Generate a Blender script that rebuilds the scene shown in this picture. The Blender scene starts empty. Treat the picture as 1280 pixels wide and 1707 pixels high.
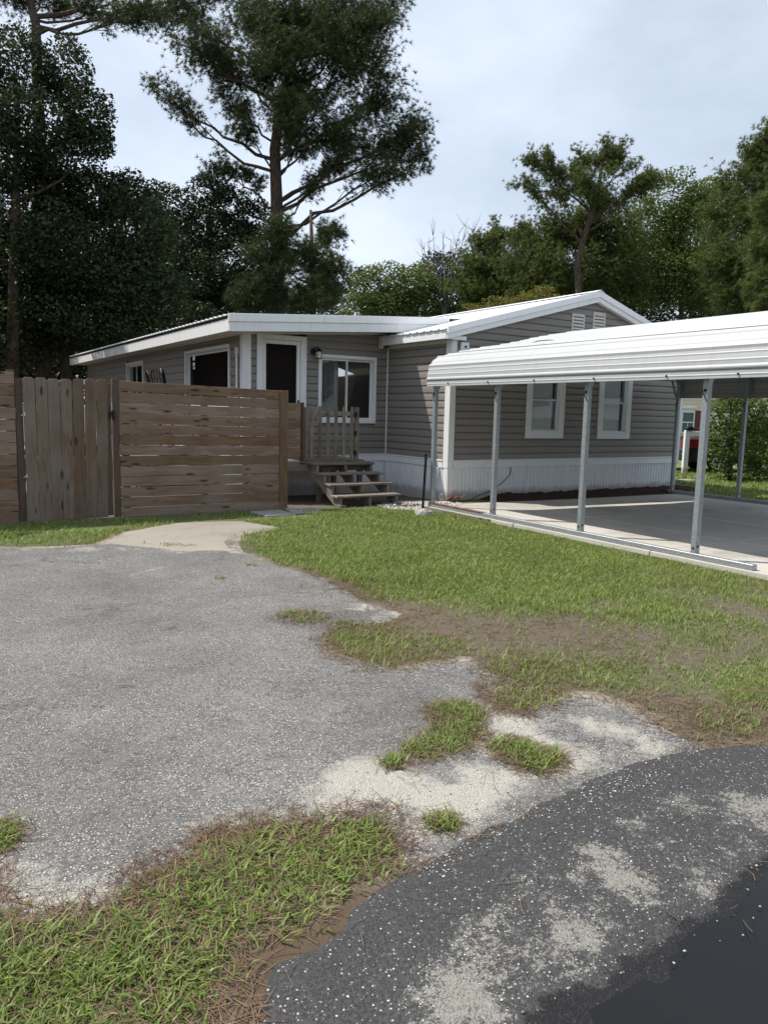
import bpy, bmesh, math, random
import numpy as np
from mathutils import Vector, Matrix
rad = math.radians
S = bpy.context.scene
COL = S.collection
random.seed(7)
RNG = np.random.default_rng(11)

# ------------------------------------------------------------------ camera
CF, CP, CR, CA, CH = 1261.5, .1309, .0236, .5639, 1.6     # focal (px of a 1280 wide frame), pitch, roll, heading, eye height
_f = Vector((math.sin(CA)*math.cos(CP), math.cos(CA)*math.cos(CP), -math.sin(CP)))
_r = Vector((math.cos(CA), -math.sin(CA), 0)); _u = _r.cross(_f)
VR = _r*math.cos(CR)+_u*math.sin(CR); VU = -_r*math.sin(CR)+_u*math.cos(CR); VF = _f
cd = bpy.data.cameras.new('camera'); cam = bpy.data.objects.new('camera', cd); COL.objects.link(cam)
cam.matrix_world = Matrix(((VR.x, VU.x, -VF.x, 0), (VR.y, VU.y, -VF.y, 0), (VR.z, VU.z, -VF.z, CH), (0, 0, 0, 1)))
cd.sensor_fit = 'HORIZONTAL'; cd.sensor_width = 36; cd.lens = 36*CF/1280; cd.clip_end = 3000; cd.clip_start = .05
S.camera = cam
# ------------------------------------------------------------------ sky, sun, exposure
SUN = Vector((-.48, .45, 1.0)).normalized()
world = bpy.data.worlds.new('World'); S.world = world; world.use_nodes = True
wt = world.node_tree; wt.nodes.clear()
wo = wt.nodes.new('ShaderNodeOutputWorld'); bg = wt.nodes.new('ShaderNodeBackground'); bg.inputs[1].default_value = .10
sky = wt.nodes.new('ShaderNodeTexSky'); sky.sky_type = 'NISHITA'; sky.sun_disc = False
sky.sun_elevation = math.asin(SUN.z); sky.sun_rotation = math.atan2(SUN.x, SUN.y); sky.air_density = 1.0; sky.dust_density = 3.5
tc = wt.nodes.new('ShaderNodeTexCoord'); mp = wt.nodes.new('ShaderNodeMapping'); mp.inputs['Scale'].default_value = (1, 1, 2.2)
nz = wt.nodes.new('ShaderNodeTexNoise'); nz.inputs['Scale'].default_value = 1.9; nz.inputs['Detail'].default_value = 7; nz.inputs['Roughness'].default_value = .55
cr = wt.nodes.new('ShaderNodeValToRGB'); cr.color_ramp.elements[0].position = .36; cr.color_ramp.elements[1].position = .74
cr.color_ramp.elements[0].color = (.46, .46, .46, 1); cr.color_ramp.elements[1].color = (.9, .9, .9, 1)
mx = wt.nodes.new('ShaderNodeMix'); mx.data_type = 'RGBA'; mx.inputs['B'].default_value = (8.9, 9.9, 11.4, 1)
L = wt.links.new
L(tc.outputs['Generated'], mp.inputs['Vector']); L(mp.outputs[0], nz.inputs['Vector']); L(nz.outputs['Fac'], cr.inputs[0])
L(cr.outputs[0], mx.inputs['Factor']); L(sky.outputs[0], mx.inputs['A']); L(mx.outputs['Result'], bg.inputs[0]); L(bg.outputs[0], wo.inputs[0])
sl = bpy.data.lights.new('sun', 'SUN'); sl.energy = 5.0; sl.angle = rad(.6); sl.color = (1, .95, .87)
so = bpy.data.objects.new('sun', sl); COL.objects.link(so); so.rotation_euler = (-SUN).to_track_quat('-Z', 'Y').to_euler(); so.location = (0, 0, 40)
S.view_settings.view_transform = 'Standard'; S.view_settings.look = 'None'; S.view_settings.gamma = 1; S.view_settings.exposure = .2
S.render.engine = 'CYCLES'
S.cycles.use_denoising = True
S.cycles.max_bounces = 6; S.cycles.transparent_max_bounces = 12

# ------------------------------------------------------------------ pixel -> place helpers (photo is 1280 x 1707)
def ray(x, y): return VF+VR*((x-640)/CF)-VU*((y-853.5)/CF)
def gnd(x, y, z=0.0):
    d = ray(x, y); t = (z-CH)/d.z; return Vector((d.x*t, d.y*t, z))
def atd(x, y, d):
    r_ = ray(x, y)*d; return Vector((r_.x, r_.y, r_.z+CH))
def gpoly(pts): return np.array([gnd(*p)[:2] for p in pts])

# ------------------------------------------------------------------ object helpers
def put(o, parent=None):
    COL.objects.link(o)
    if parent is not None:
        o.parent = parent
        o.matrix_parent_inverse = Matrix.Translation(-parent.location) if parent.type == 'EMPTY' else Matrix.Identity(4)
    return o
def thing(name, label, cat, loc, group=None):
    o = bpy.data.objects.new(name, None); o.location = loc; o.empty_display_size = .2; COL.objects.link(o)
    return tag(o, label, cat, group)
def tag(o, label=None, cat=None, group=None, kind=None):
    for k, v in (('label', label), ('category', cat), ('group', group), ('kind', kind)):
        if v: o[k] = v
    return o
class MB:
    def __init__(s): s.v = []; s.f = []
    def add(s, vs, fs):
        n = len(s.v); s.v += [tuple(v) for v in vs]; s.f += [tuple(i+n for i in f) for f in fs]; return s
    def box(s, x0, x1, y0, y1, z0, z1, M=None):
        vs = [(x, y, z) for x in (x0, x1) for y in (y0, y1) for z in (z0, z1)]
        if M: vs = [M(*v) for v in vs]
        return s.add(vs, [(0, 1, 3, 2), (4, 6, 7, 5), (0, 4, 5, 1), (2, 3, 7, 6), (0, 2, 6, 4), (1, 5, 7, 3)])
    def prism(s, poly, a, b, P):       # poly of 2-D points swept from a to b;  P(px, py, t) -> xyz
        n = len(poly)
        return s.add([P(p[0], p[1], a) for p in poly]+[P(p[0], p[1], b) for p in poly],
                     [tuple(range(n))[::-1], tuple(range(n, 2*n))]+[(i, (i+1) % n, n+(i+1) % n, n+i) for i in range(n)])
    def tube(s, pts, rr, n=6, cap=True):
        pts = [Vector(p) for p in pts]; base = len(s.v); k = len(pts)
        if not hasattr(rr, '__len__'): rr = [rr]*k
        up = None
        for i, p in enumerate(pts):
            t = (pts[min(i+1, k-1)]-pts[max(i-1, 0)]).normalized()
            a = t.orthogonal() if up is None else (up-t*up.dot(t))
            if a.length < 1e-5: a = t.orthogonal()
            a.normalize(); up = a; b = t.cross(a)
            for j in range(n):
                q = 2*math.pi*j/n; s.v.append(tuple(p+(a*math.cos(q)+b*math.sin(q))*rr[i]))
        for i in range(k-1):
            for j in range(n):
                s.f.append((base+i*n+j, base+i*n+(j+1) % n, base+(i+1)*n+(j+1) % n, base+(i+1)*n+j))
        if cap:
            s.f.append(tuple(base+j for j in range(n))[::-1]); s.f.append(tuple(base+(k-1)*n+j for j in range(n)))
        return s
    def mesh(s, name, bevel=0, smooth=False):
        me = bpy.data.meshes.new(name); me.from_pydata(s.v, [], s.f)
        if len(s.f) < 6000:
            bm = bmesh.new(); bm.from_mesh(me); bmesh.ops.recalc_face_normals(bm, faces=bm.faces)
            if bevel: bmesh.ops.bevel(bm, geom=bm.edges[:], offset=bevel, segments=1, affect='EDGES', clamp_overlap=True)
            bm.to_mesh(me); bm.free()
        if smooth: me.polygons.foreach_set('use_smooth', [True]*len(me.polygons))
        return me
    def obj(s, name, m, parent=None, bevel=0, smooth=False):
        me = s.mesh(name, bevel, smooth); me.materials.append(m)
        return put(bpy.data.objects.new(name, me), parent)
def np_mesh(name, V, F, m, parent=None, smooth=False):      # V (n,3), F (k,3) or (k,4)
    me = bpy.data.meshes.new(name); k = F.shape[1]
    me.vertices.add(len(V)); me.vertices.foreach_set('co', np.ascontiguousarray(V, np.float32).ravel())
    me.loops.add(F.size); me.loops.foreach_set('vertex_index', np.ascontiguousarray(F, np.int32).ravel())
    me.polygons.add(len(F)); me.polygons.foreach_set('loop_start', np.arange(0, F.size, k, dtype=np.int32))
    me.update(calc_edges=True); me.validate()
    if smooth: me.polygons.foreach_set('use_smooth', np.ones(len(me.polygons), bool))
    me.materials.append(m)
    return put(bpy.data.objects.new(name, me), parent)

# ------------------------------------------------------------------ materials
class NT:
    def __init__(s, name):
        s.m = bpy.data.materials.new(name); s.m.use_nodes = True; s.t = s.m.node_tree
        s.b = s.t.nodes['Principled BSDF']; s.out = s.t.nodes['Material Output']
    def n(s, ty, **k):
        nd = s.t.nodes.new('ShaderNode'+ty)
        for a, v in k.items():
            if a in nd.inputs: s.set(nd.inputs[a], v)
            elif hasattr(nd, a): setattr(nd, a, v)
            else: s.set(nd.inputs[a.replace('_', ' ')], v)
        return nd
    def set(s, i, v):
        if isinstance(v, bpy.types.NodeSocket): s.t.links.new(v, i)
        elif hasattr(i.default_value, '__len__') and not hasattr(v, '__len__'): i.default_value = [v]*len(i.default_value)
        elif hasattr(v, '__len__') and len(v) == 3 and len(i.default_value) == 4: i.default_value = (*v, 1)
        else: i.default_value = v
    def pos(s): return s.n('NewGeometry').outputs['Position']
    def objc(s, scale=(1, 1, 1), rnd=True):
        c = s.n('TexCoord').outputs['Object']
        if rnd:
            r_ = s.n('ObjectInfo').outputs['Random']; q = s.n('VectorMath', operation='ADD'); s.set(q.inputs[0], c)
            w = s.n('VectorMath', operation='SCALE'); w.inputs[0].default_value = (37, 11, 23); s.set(w.inputs['Scale'], r_); s.set(q.inputs[1], w.outputs[0]); c = q.outputs[0]
        return s.n('Mapping', Vector=c, Scale=scale).outputs[0]
    def noise(s, v, sc, det=4, ro=.55, dist=0): return s.n('TexNoise', Vector=v, Scale=sc, Detail=det, Roughness=ro, Distortion=dist).outputs['Fac']
    def vor(s, v, sc, out='Color', feat='F1', rnd=1): return s.n('TexVoronoi', Vector=v, Scale=sc, feature=feat, Randomness=rnd).outputs[out]
    def ramp(s, f, *st):
        nd = s.n('ValToRGB'); e = nd.color_ramp.elements
        while len(e) < len(st): e.new(.5)
        for q, (p, c) in zip(e, st):
            q.position = p; q.color = (c, c, c, 1) if not hasattr(c, '__len__') else (*c, 1)
        s.set(nd.inputs[0], f); return nd.outputs[0]
    def mix(s, f, a, b, ty='MIX'):
        nd = s.n('Mix', data_type='RGBA', blend_type=ty); s.set(nd.inputs['Factor'], f); s.set(nd.inputs['A'], a); s.set(nd.inputs['B'], b); return nd.outputs['Result']
    def math(s, op, a, b=0.0, c=None):
        nd = s.n('Math', operation=op); s.set(nd.inputs[0], a); s.set(nd.inputs[1], b)
        if c is not None: s.set(nd.inputs[2], c)
        return nd.outputs[0]
    def attr(s, name): return s.n('Attribute', attribute_name=name).outputs['Fac']
    def bump(s, h, st=.3, d=.01): s.set(s.b.inputs['Normal'], s.n('Bump', Height=h, Strength=st, Distance=d).outputs[0])
    def fin(s, col=None, rough=None, metal=None, spec=None):
        if col is not None: s.set(s.b.inputs['Base Color'], col)
        if rough is not None: s.set(s.b.inputs['Roughness'], rough)
        if metal is not None: s.set(s.b.inputs['Metallic'], metal)
        if spec is not None: s.set(s.b.inputs['Specular IOR Level'], spec)
        return s.m
def plain(name, c, rough=.6, metal=0, var=.12, sc=9, spec=.4):
    t = NT(name); f = t.noise(t.pos(), sc, 6, .65)
    col = t.mix(f, tuple(x*(1-var) for x in c), tuple(min(1, x*(1+var)) for x in c))
    t.bump(t.noise(t.pos(), sc*14, 3), .08, .004)
    return t.fin(col, rough, metal, spec)
def wood(name, dark, light, grey, rnd=.5):
    t = NT(name); c = t.objc((1, 1, 1)); st = t.n('Mapping', Vector=c, Scale=(1.1, 9, 9)).outputs[0]
    kn = t.n('Mapping', Vector=c, Scale=(2.2, 7.5, 7.5)).outputs[0]
    kd = t.vor(kn, 1.0, 'Distance')
    knot = t.ramp(kd, (.10, 1), (.20, 0))
    w = t.n('TexWave', wave_type='BANDS', bands_direction='Y', Vector=t.n('Mapping', Vector=c, Scale=(.12, 1, 1)).outputs[0], Scale=16, Distortion=6.5, Detail=4)
    w.inputs['Detail Scale'].default_value = 1.1
    g = t.noise(st, 5, 8, .7, .6)
    base = t.mix(t.math('MULTIPLY', w.outputs['Fac'], .75), t.mix(g, dark, light), dark)
    base = t.mix(t.ramp(t.noise(c, 1.7, 5), (.38, 0), (.72, .75)), base, grey)
    base = t.mix(t.math('MULTIPLY', knot, .85), base, tuple(x*.28 for x in dark))
    r_ = t.n('ObjectInfo').outputs['Random']
    hs = t.n('HueSaturation', Color=base, Value=t.math('MULTIPLY_ADD', r_, rnd, 1-rnd*.5), Saturation=t.math('MULTIPLY_ADD', r_, -.35, 1.1))
    t.bump(t.math('ADD', g, t.math('MULTIPLY', w.outputs['Fac'], .35)), .35, .004)
    return t.fin(hs.outputs[0], .82, 0, .2)
def whitepaint(name, c=(.70, .71, .72), dirt=.3, rough=.45):
    t = NT(name); p = t.pos()
    st = t.noise(t.n('Mapping', Vector=p, Scale=(7, 7, .9)).outputs[0], 1.6, 6, .65)
    d = t.ramp(st, (.5, 0), (.82, dirt))
    col = t.mix(d, c, (.36, .34, .30)); col = t.mix(t.ramp(t.noise(p, 26, 5, .7), (.60, 0), (.78, dirt*.6)), col, (.40, .38, .34))
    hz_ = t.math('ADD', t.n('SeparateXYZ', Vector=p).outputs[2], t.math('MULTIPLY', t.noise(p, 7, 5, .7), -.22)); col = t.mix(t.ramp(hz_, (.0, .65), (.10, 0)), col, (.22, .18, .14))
    return t.fin(col, rough, 0, .4)
def foliage(name, dark, light, trans=.3, sc=.5, rough=.5):
    t = NT(name); r_ = t.n('NewGeometry').outputs['Random Per Island']
    f = t.math('ADD', t.math('MULTIPLY', r_, .55), t.math('MULTIPLY', t.noise(t.pos(), sc, 3), .5))
    col = t.ramp(f, (.2, dark), (.85, light))
    d = t.n('BsdfPrincipled', Base_Color=col, Roughness=rough); d.inputs['Specular IOR Level'].default_value = .25
    tr = t.n('BsdfTranslucent', Color=t.mix(.5, col, (light[0]*1.3, light[1]*1.3, light[2]*.6)))
    ms = t.n('MixShader'); ms.inputs[0].default_value = trans
    t.t.links.new(d.outputs[0], ms.inputs[1]); t.t.links.new(tr.outputs[0], ms.inputs[2]); t.t.links.new(ms.outputs[0], t.out.inputs[0])
    return t.m
M = {}
def siding_mat(name, c):
    t = NT(name); p = t.pos(); r_ = t.n('ObjectInfo').outputs['Random']
    g = t.noise(t.n('Mapping', Vector=p, Scale=(4, 4, 90)).outputs[0], 2.2, 4)
    col = t.mix(g, tuple(x*.93 for x in c), tuple(x*1.07 for x in c))
    col = t.mix(t.ramp(t.noise(p, 1.3, 5, .65), (.45, 0), (.8, .28)), col, tuple(x*.72 for x in c))
    hs = t.n('HueSaturation', Color=col, Value=t.math('MULTIPLY_ADD', r_, .10, .95))
    t.bump(g, .12, .003); return t.fin(hs.outputs[0], .5, 0, .35)
M['siding'] = siding_mat('vinyl_siding_taupe', (.212, .193, .176))
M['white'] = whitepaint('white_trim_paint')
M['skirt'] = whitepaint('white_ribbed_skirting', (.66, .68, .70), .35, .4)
M['roofwhite'] = whitepaint('white_metal_roofing', (.74, .75, .76), .18, .38)
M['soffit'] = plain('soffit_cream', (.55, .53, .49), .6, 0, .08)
def carroof():
    t = NT('carport_sheet_white'); p = t.pos()
    s1 = t.noise(t.n('Mapping', Vector=p, Scale=(1, 9, 1)).outputs[0], 1.2, 6, .65)
    col = t.mix(t.ramp(s1, (.45, 0), (.8, .30)), (.39, .402, .412), (.27, .27, .265))
    col = t.mix(t.ramp(t.noise(p, 38, 4, .7), (.62, 0), (.75, .25)), col, (.35, .33, .29))
    return t.fin(col, .5, 0, .35)
M['carroof'] = carroof()
def galv():
    t = NT('galvanized_steel'); c = t.pos()
    v = t.vor(c, 55, 'Color'); g = t.noise(c, 5, 6, .65)
    col = t.mix(t.math('MULTIPLY', g, .55), t.mix(t.n('SeparateColor', Color=v).outputs[0], (.30, .33, .35), (.42, .45, .47)), (.20, .21, .21))
    rust = t.ramp(t.noise(c, 3.1, 7, .72), (.66, 0), (.72, .8))
    col = t.mix(rust, col, (.17, .085, .045))
    return t.fin(col, t.mix(rust, (.42,)*3, (.85,)*3), .45, .5)
M['galv'] = galv()
def rustm():
    t = NT('rusty_steel'); c = t.pos(); f = t.noise(c, 9, 7, .7)
    return t.fin(t.ramp(f, (.35, (.30, .32, .33)), (.5, (.19, .085, .045)), (.75, (.10, .045, .028))), .85, .1, .2)
M['rust'] = rustm()
M['fence'] = wood('fence_pine_brown', (.125, .078, .047), (.315, .202, .125), (.225, .172, .128), .38)
M['gatewood'] = wood('gate_cedar_brown', (.100, .066, .043), (.235, .158, .104), (.185, .152, .122), .38)
M['oldwood'] = wood('weathered_step_wood', (.10, .077, .058), (.26, .21, .16), (.24, .218, .19), .4)
M['postwood'] = wood('dark_post_wood', (.06, .037, .024), (.14, .085, .052), (.10, .08, .06), .35)
M['black'] = plain('black_metal', (.012, .012, .013), .45, .3)
M['chrome'] = plain('zinc_hardware', (.5, .5, .5), .35, .9)
M['dark'] = plain('dark_room', (.03, .026, .024), .9)
M['brownroom'] = plain('dark_brown_panel', (.085, .052, .038), .8, 0, .25, 3)
M['blind'] = plain('pale_window_blind', (.78, .79, .78), .8)
M['curtain'] = plain('grey_curtain', (.22, .22, .225), .9)
def glass():
    t = NT('window_glass'); fr = t.math('POWER', t.n('LayerWeight', Blend=.5).outputs['Facing'], 5.0); f = t.math('MULTIPLY_ADD', fr, .90, .04)
    tr = t.n('BsdfTransparent', Color=(.86, .88, .88)); gl = t.n('BsdfGlossy', Roughness=.015)
    wob = t.n('Bump', Height=t.noise(t.pos(), 1.7, 2), Strength=.02, Distance=.05); t.set(gl.inputs['Normal'], wob.outputs[0])
    ms = t.n('MixShader'); t.set(ms.inputs[0], f); t.t.links.new(tr.outputs[0], ms.inputs[1]); t.t.links.new(gl.outputs[0], ms.inputs[2]); t.t.links.new(ms.outputs[0], t.out.inputs[0]); return t.m
M['glass'] = glass()
def screen():
    t = NT('insect_screen'); tr = t.n('BsdfTransparent', Color=(.9, .9, .9)); df = t.n('BsdfDiffuse', Color=(.02, .018, .017)); ms = t.n('MixShader'); ms.inputs[0].default_value = .45
    t.t.links.new(tr.outputs[0], ms.inputs[1]); t.t.links.new(df.outputs[0], ms.inputs[2]); t.t.links.new(ms.outputs[0], t.out.inputs[0]); return t.m
M['screen'] = screen()
def bark(name, a, b):
    t = NT(name); p = t.n('Mapping', Vector=t.pos(), Scale=(5, 5, 1.6)).outputs[0]; f = t.vor(p, 1.6, 'Distance'); g = t.noise(p, 3, 7, .7)
    t.bump(t.math('ADD', f, g), .8, .05); return t.fin(t.mix(t.math('MULTIPLY', f, g), a, b), .9, 0, .15)
M['bark'] = bark('pine_bark', (.045, .032, .024), (.17, .125, .095)); M['barkgrey'] = bark('grey_bark', (.10, .09, .08), (.26, .24, .22))
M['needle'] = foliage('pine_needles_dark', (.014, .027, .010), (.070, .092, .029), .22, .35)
M['needle2'] = foliage('pine_needles_lit', (.036, .060, .017), (.150, .185, .055), .25, .3)  # sunlit look of the right-hand pines is put into this needle colour
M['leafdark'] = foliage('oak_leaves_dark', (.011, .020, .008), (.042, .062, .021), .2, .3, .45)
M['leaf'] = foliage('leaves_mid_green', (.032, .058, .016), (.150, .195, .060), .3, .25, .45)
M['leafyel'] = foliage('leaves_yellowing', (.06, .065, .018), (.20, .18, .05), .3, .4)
M['bush'] = foliage('bush_leaves', (.030, .065, .014), (.14, .21, .05), .32, 1.2, .35)
M['grass'] = foliage('lawn_blades', (.070, .112, .022), (.250, .328, .082), .3, 1.1, .5)
M['grassdry'] = foliage('dry_blades', (.14, .105, .055), (.33, .26, .14), .2, 2, .7)
M['litter'] = foliage('pine_straw', (.060, .038, .026), (.19, .125, .080), .0, 3, .85)

# ------------------------------------------------------------------ ground fields
def vnoise(x, y, sc, seed=0):
    x = x*sc+seed*17.3; y = y*sc+seed*9.1; i = np.floor(x); j = np.floor(y); fx = x-i; fy = y-j
    h = lambda a, b: (np.sin(a*127.1+b*311.7+seed*74.7)*43758.5453) % 1.0
    fx = fx*fx*(3-2*fx); fy = fy*fy*(3-2*fy)
    return (h(i, j)*(1-fx)+h(i+1, j)*fx)*(1-fy)+(h(i, j+1)*(1-fx)+h(i+1, j+1)*fx)*fy
def fbm(x, y, sc, seed=0, o=4):
    s = 0; a = .5
    for k in range(o): s = s+a*vnoise(x, y, sc*2**k, seed+k); a *= .5
    return s/(1-.5**o)-.5
def sdf(poly, x, y):                       # > 0 inside
    P = np.asarray(poly); d = np.full(x.shape, 1e9); ins = np.zeros(x.shape, bool)
    for i in range(len(P)):
        a = P[i]; b = P[(i+1) % len(P)]; e = b-a; wx = x-a[0]; wy = y-a[1]
        t = np.clip((wx*e[0]+wy*e[1])/(e@e+1e-12), 0, 1)
        d = np.minimum(d, (wx-e[0]*t)**2+(wy-e[1]*t)**2)
        c = ((a[1] > y) != (b[1] > y)) & (x < (b[0]-a[0])*(y-a[1])/(b[1]-a[1]+1e-12)+a[0]); ins ^= c
    return np.sqrt(d)*np.where(ins, 1, -1)
def seg_d(pts, x, y):
    d = np.full(x.shape, 1e9)
    for a, b in zip(pts[:-1], pts[1:]):
        e = b-a; wx = x-a[0]; wy = y-a[1]; t = np.clip((wx*e[0]+wy*e[1])/(e@e+1e-12), 0, 1)
        d = np.minimum(d, np.hypot(wx-e[0]*t, wy-e[1]*t))
    return d
sm = lambda a, b, v: (lambda t: t*t*(3-2*t))(np.clip((v-a)/(b-a), 0, 1))
DRIVE = gpoly([(-900, 1300), (-500, 912), (0, 914), (90, 914), (170, 908), (250, 884), (330, 872), (400, 872), (455, 880), (400, 890), (386, 903), (398, 917), (440, 937), (500, 955), (560, 975), (596, 1000),
    (640, 1016), (672, 1024), (640, 1034), (560, 1046), (525, 1068), (545, 1092), (600, 1106), (660, 1118), (730, 1108), (790, 1104), (830, 1128), (842, 1160), (850, 1185), (900, 1172), (940, 1160), (990, 1166), (1060, 1190), (1120, 1222), (1175, 1246),
    (1110, 1300), (900, 1380), (720, 1470), (690, 1440), (672, 1400), (640, 1352), (560, 1362), (480, 1372), (400, 1380), (345, 1392), (310, 1432), (245, 1450), (200, 1485), (180, 1510), (100, 1520), (70, 1540), (45, 1530), (10, 1470), (-60, 1440), (-500, 1420)])
_rd = [tuple(gnd(*p)[:2]) for p in [(435, 1700), (445, 1615), (535, 1570), (595, 1508), (690, 1440), (800, 1380), (870, 1350), (960, 1300), (1050, 1270), (1130, 1251), (1180, 1246), (1280, 1240)]]
ROAD = np.array([(-40, -7), (-40, .6), (-3, .9), (.1, 1.35), (.45, 1.55)]+_rd+[(6, 2.3), (12, 2.3), (70, 2.3), (70, -7)])
APRON = gpoly([(165, 908), (210, 888), (300, 873), (400, 870), (458, 880), (402, 891), (385, 905), (398, 922), (300, 922), (220, 914)])
PUD = gpoly([(840, 1760), (900, 1690), (1000, 1640), (1060, 1590), (1130, 1545), (1200, 1500), (1300, 1415), (1500, 1440), (1600, 1700), (1400, 1900), (900, 1900)])
PUDW = gpoly([(930, 1790), (1010, 1700), (1110, 1640), (1180, 1570), (1250, 1520), (1330, 1460), (1480, 1480), (1500, 1700), (1300, 1850)])
SLAB = np.array([(7.55, 3.6), (14.25, 3.6), (14.25, 10.30), (12.6, 10.36), (11.0, 10.42), (9.0, 10.58), (7.55, 10.72)])
BARE = [gnd(800, 1062), gnd(900, 1050), gnd(700, 1030), gnd(1000, 1075), gnd(640, 1015), gnd(560, 985)]
def gz(x, y):
    z = .010*fbm(x, y, 1.5, 3)+.012*fbm(x, y, 6, 5)
    z = z-.045*sm(1.1, .1, np.abs(sdf(SLAB, x, y)))*(x < 7.6)*(y < 10.9)
    z = z-.05*sm(10.9, 12.5, y)*(x < 16)
    return z
def drive_sd(x, y): return sdf(DRIVE, x, y)+.10*fbm(x, y, 3, 1)+.05*fbm(x, y, 14, 2)
def road_sd(x, y): return sdf(ROAD, x, y)+.045*fbm(x, y, 5, 4)+.05*fbm(x, y, 16, 9)
def axis(lo, hi, st, far, g=1.18):
    a = list(np.arange(lo, hi+1e-6, st)); d = st
    while a[-1] < far: d *= g; a.append(a[-1]+d)
    d = st
    while a[0] > -far: d *= g; a.insert(0, a[0]-d)
    return np.array(a)
def sheet(name, X, Y, Z, keep, mat_, attrs):
    nx, ny = X.shape; idx = np.arange(nx*ny).reshape(nx, ny)
    q = np.stack([idx[:-1, :-1], idx[1:, :-1], idx[1:, 1:], idx[:-1, 1:]], -1).reshape(-1, 4)
    if keep is not None: q = q[keep.ravel()[q].any(1)]
    used = np.unique(q); rm = np.full(nx*ny, -1); rm[used] = np.arange(len(used))
    o = np_mesh(name, np.stack([X.ravel(), Y.ravel(), Z.ravel()], -1)[used], rm[q], mat_, None, True)
    for k, v in attrs.items():
        a = o.data.attributes.new(k, 'FLOAT', 'POINT'); a.data.foreach_set('value', np.ascontiguousarray(v.ravel()[used], np.float32))
    return tag(o, kind='structure')
def stones(t, p, sc, dark, lights, cover, dirt):
    """aggregate set in a binder: coloured cells, each a stone; cover in 0..1 = share of cells that are pale stones"""
    v = t.vor(p, sc, 'Color'); s3 = t.n('SeparateColor', Color=v)
    d = t.vor(p, sc, 'Distance')
    pale = t.math('LESS_THAN', s3.outputs[0], cover)
    tone = t.ramp(s3.outputs[1], (0, lights[0]), (.5, lights[1]), (1, lights[2]))
    inside = t.ramp(d, (.36, 1), (.52, 0))
    return t.mix(t.math('MULTIPLY', pale, inside), t.mix(s3.outputs[2], dark, tuple(x*1.8 for x in dark)), tone), t.math('MULTIPLY', inside, t.math('ADD', s3.outputs[2], .3))
def ground_mat():
    t = NT('soil_and_thin_turf'); p = t.pos(); n1 = t.noise(p, 2.2, 7, .65); n2 = t.noise(p, 30, 6, .7); n3 = t.noise(p, 140, 4, .7)
    soil = t.mix(n2, (.055, .045, .035), (.175, .148, .115)); soil = t.mix(t.ramp(n3, (.55, 0), (.7, .6)), soil, (.34, .29, .22))
    turf = t.mix(n2, (.065, .092, .026), (.13, .165, .052))
    col = t.mix(t.math('MULTIPLY', t.attr('turf'), t.ramp(n1, (.3, .6), (.6, 1))), soil, turf)
    sand = t.mix(n3, (.20, .172, .132), (.42, .375, .305))
    sm_ = t.ramp(t.math('ADD', t.attr('sand'), t.math('MULTIPLY_ADD', n2, .8, -.4)), (.35, 0), (.65, 1))
    col = t.mix(sm_, col, sand)
    st = t.mix(t.math('ADD', t.math('MULTIPLY', n3, .6), t.math('MULTIPLY', n2, .4)), (.030, .021, .016), (.175, .122, .082))
    col = t.mix(t.ramp(t.math('ADD', t.attr('straw'), t.math('MULTIPLY_ADD', n2, .9, -.45)), (.4, 0), (.65, .9)), col, st)
    t.bump(t.math('ADD', n2, n3), .7, .012); return t.fin(col, .95, 0, .1)
def drive_mat():
    t = NT('old_chip_asphalt'); p = t.pos(); n1 = t.noise(p, 1.1, 6, .6); n2 = t.noise(p, 22, 6, .7); n3 = t.noise(p, 160, 3, .7)
    a, h1 = stones(t, p, 96, (.092, .090, .087), ((.20, .21, .195), (.40, .385, .36), (.62, .60, .56)), t.math('MULTIPLY_ADD', n1, .5, .42), n2)
    b, h2 = stones(t, p, 190, (.080, .079, .077), ((.20, .195, .185), (.36, .35, .33), (.54, .52, .48)), .62, n2)
    b = t.mix(.45, b, t.ramp(t.noise(p, 105, 9, .82, .4), (.38, (.042, .041, .040)), (.50, (.19, .185, .177)), (.60, (.62, .60, .56))))
    col = t.mix(t.ramp(n2, (.46, 0), (.60, 1)), a, b)
    col = t.mix(t.ramp(n1, (.30, .42), (.60, 0)), col, (.055, .054, .054))
    col = t.mix(t.ramp(t.noise(p, 3.7, 6, .7), (.52, 0), (.75, .40)), col, (.30, .285, .255))
    ck_ = t.n('TexVoronoi', feature='DISTANCE_TO_EDGE', Scale=.62, Vector=t.n('VectorMath', operation='ADD').outputs[0]); ad = ck_.inputs['Vector'].links[0].from_node
    t.set(ad.inputs[0], p); t.set(ad.inputs[1], t.n('TexNoise', Vector=p, Scale=2.3, Detail=6).outputs['Color'])
    col = t.mix(t.math('MULTIPLY', t.ramp(ck_.outputs['Distance'], (.003, .5), (.009, 0)), t.ramp(t.noise(p, .7, 3), (.5, 0), (.58, 1))), col, (.03, .028, .027))
    sand = t.mix(n3, (.26, .242, .208), (.56, .53, .47))
    f = t.ramp(t.math('ADD', t.attr('sand'), t.math('ADD', t.math('MULTIPLY_ADD', n2, .75, -.37), t.math('MULTIPLY_ADD', n3, .6, -.3))), (.42, 0), (.72, .92))
    col = t.mix(f, col, sand)
    col = t.mix(t.ramp(t.math('ADD', t.attr('straw'), t.math('MULTIPLY_ADD', n2, .9, -.45)), (.5, 0), (.75, .75)), col, (.085, .055, .036))
    cn = t.vor(t.n('Mapping', Vector=p, Scale=(1, 1, 1)).outputs[0], .8, 'Distance', 'DISTANCE_TO_EDGE')
    t.bump(t.math('ADD', t.math('ADD', h1, t.math('MULTIPLY', h2, .6)), t.math('MULTIPLY', n3, .5)), .75, .007)
    return t.fin(col, .9, 0, .25)
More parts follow.
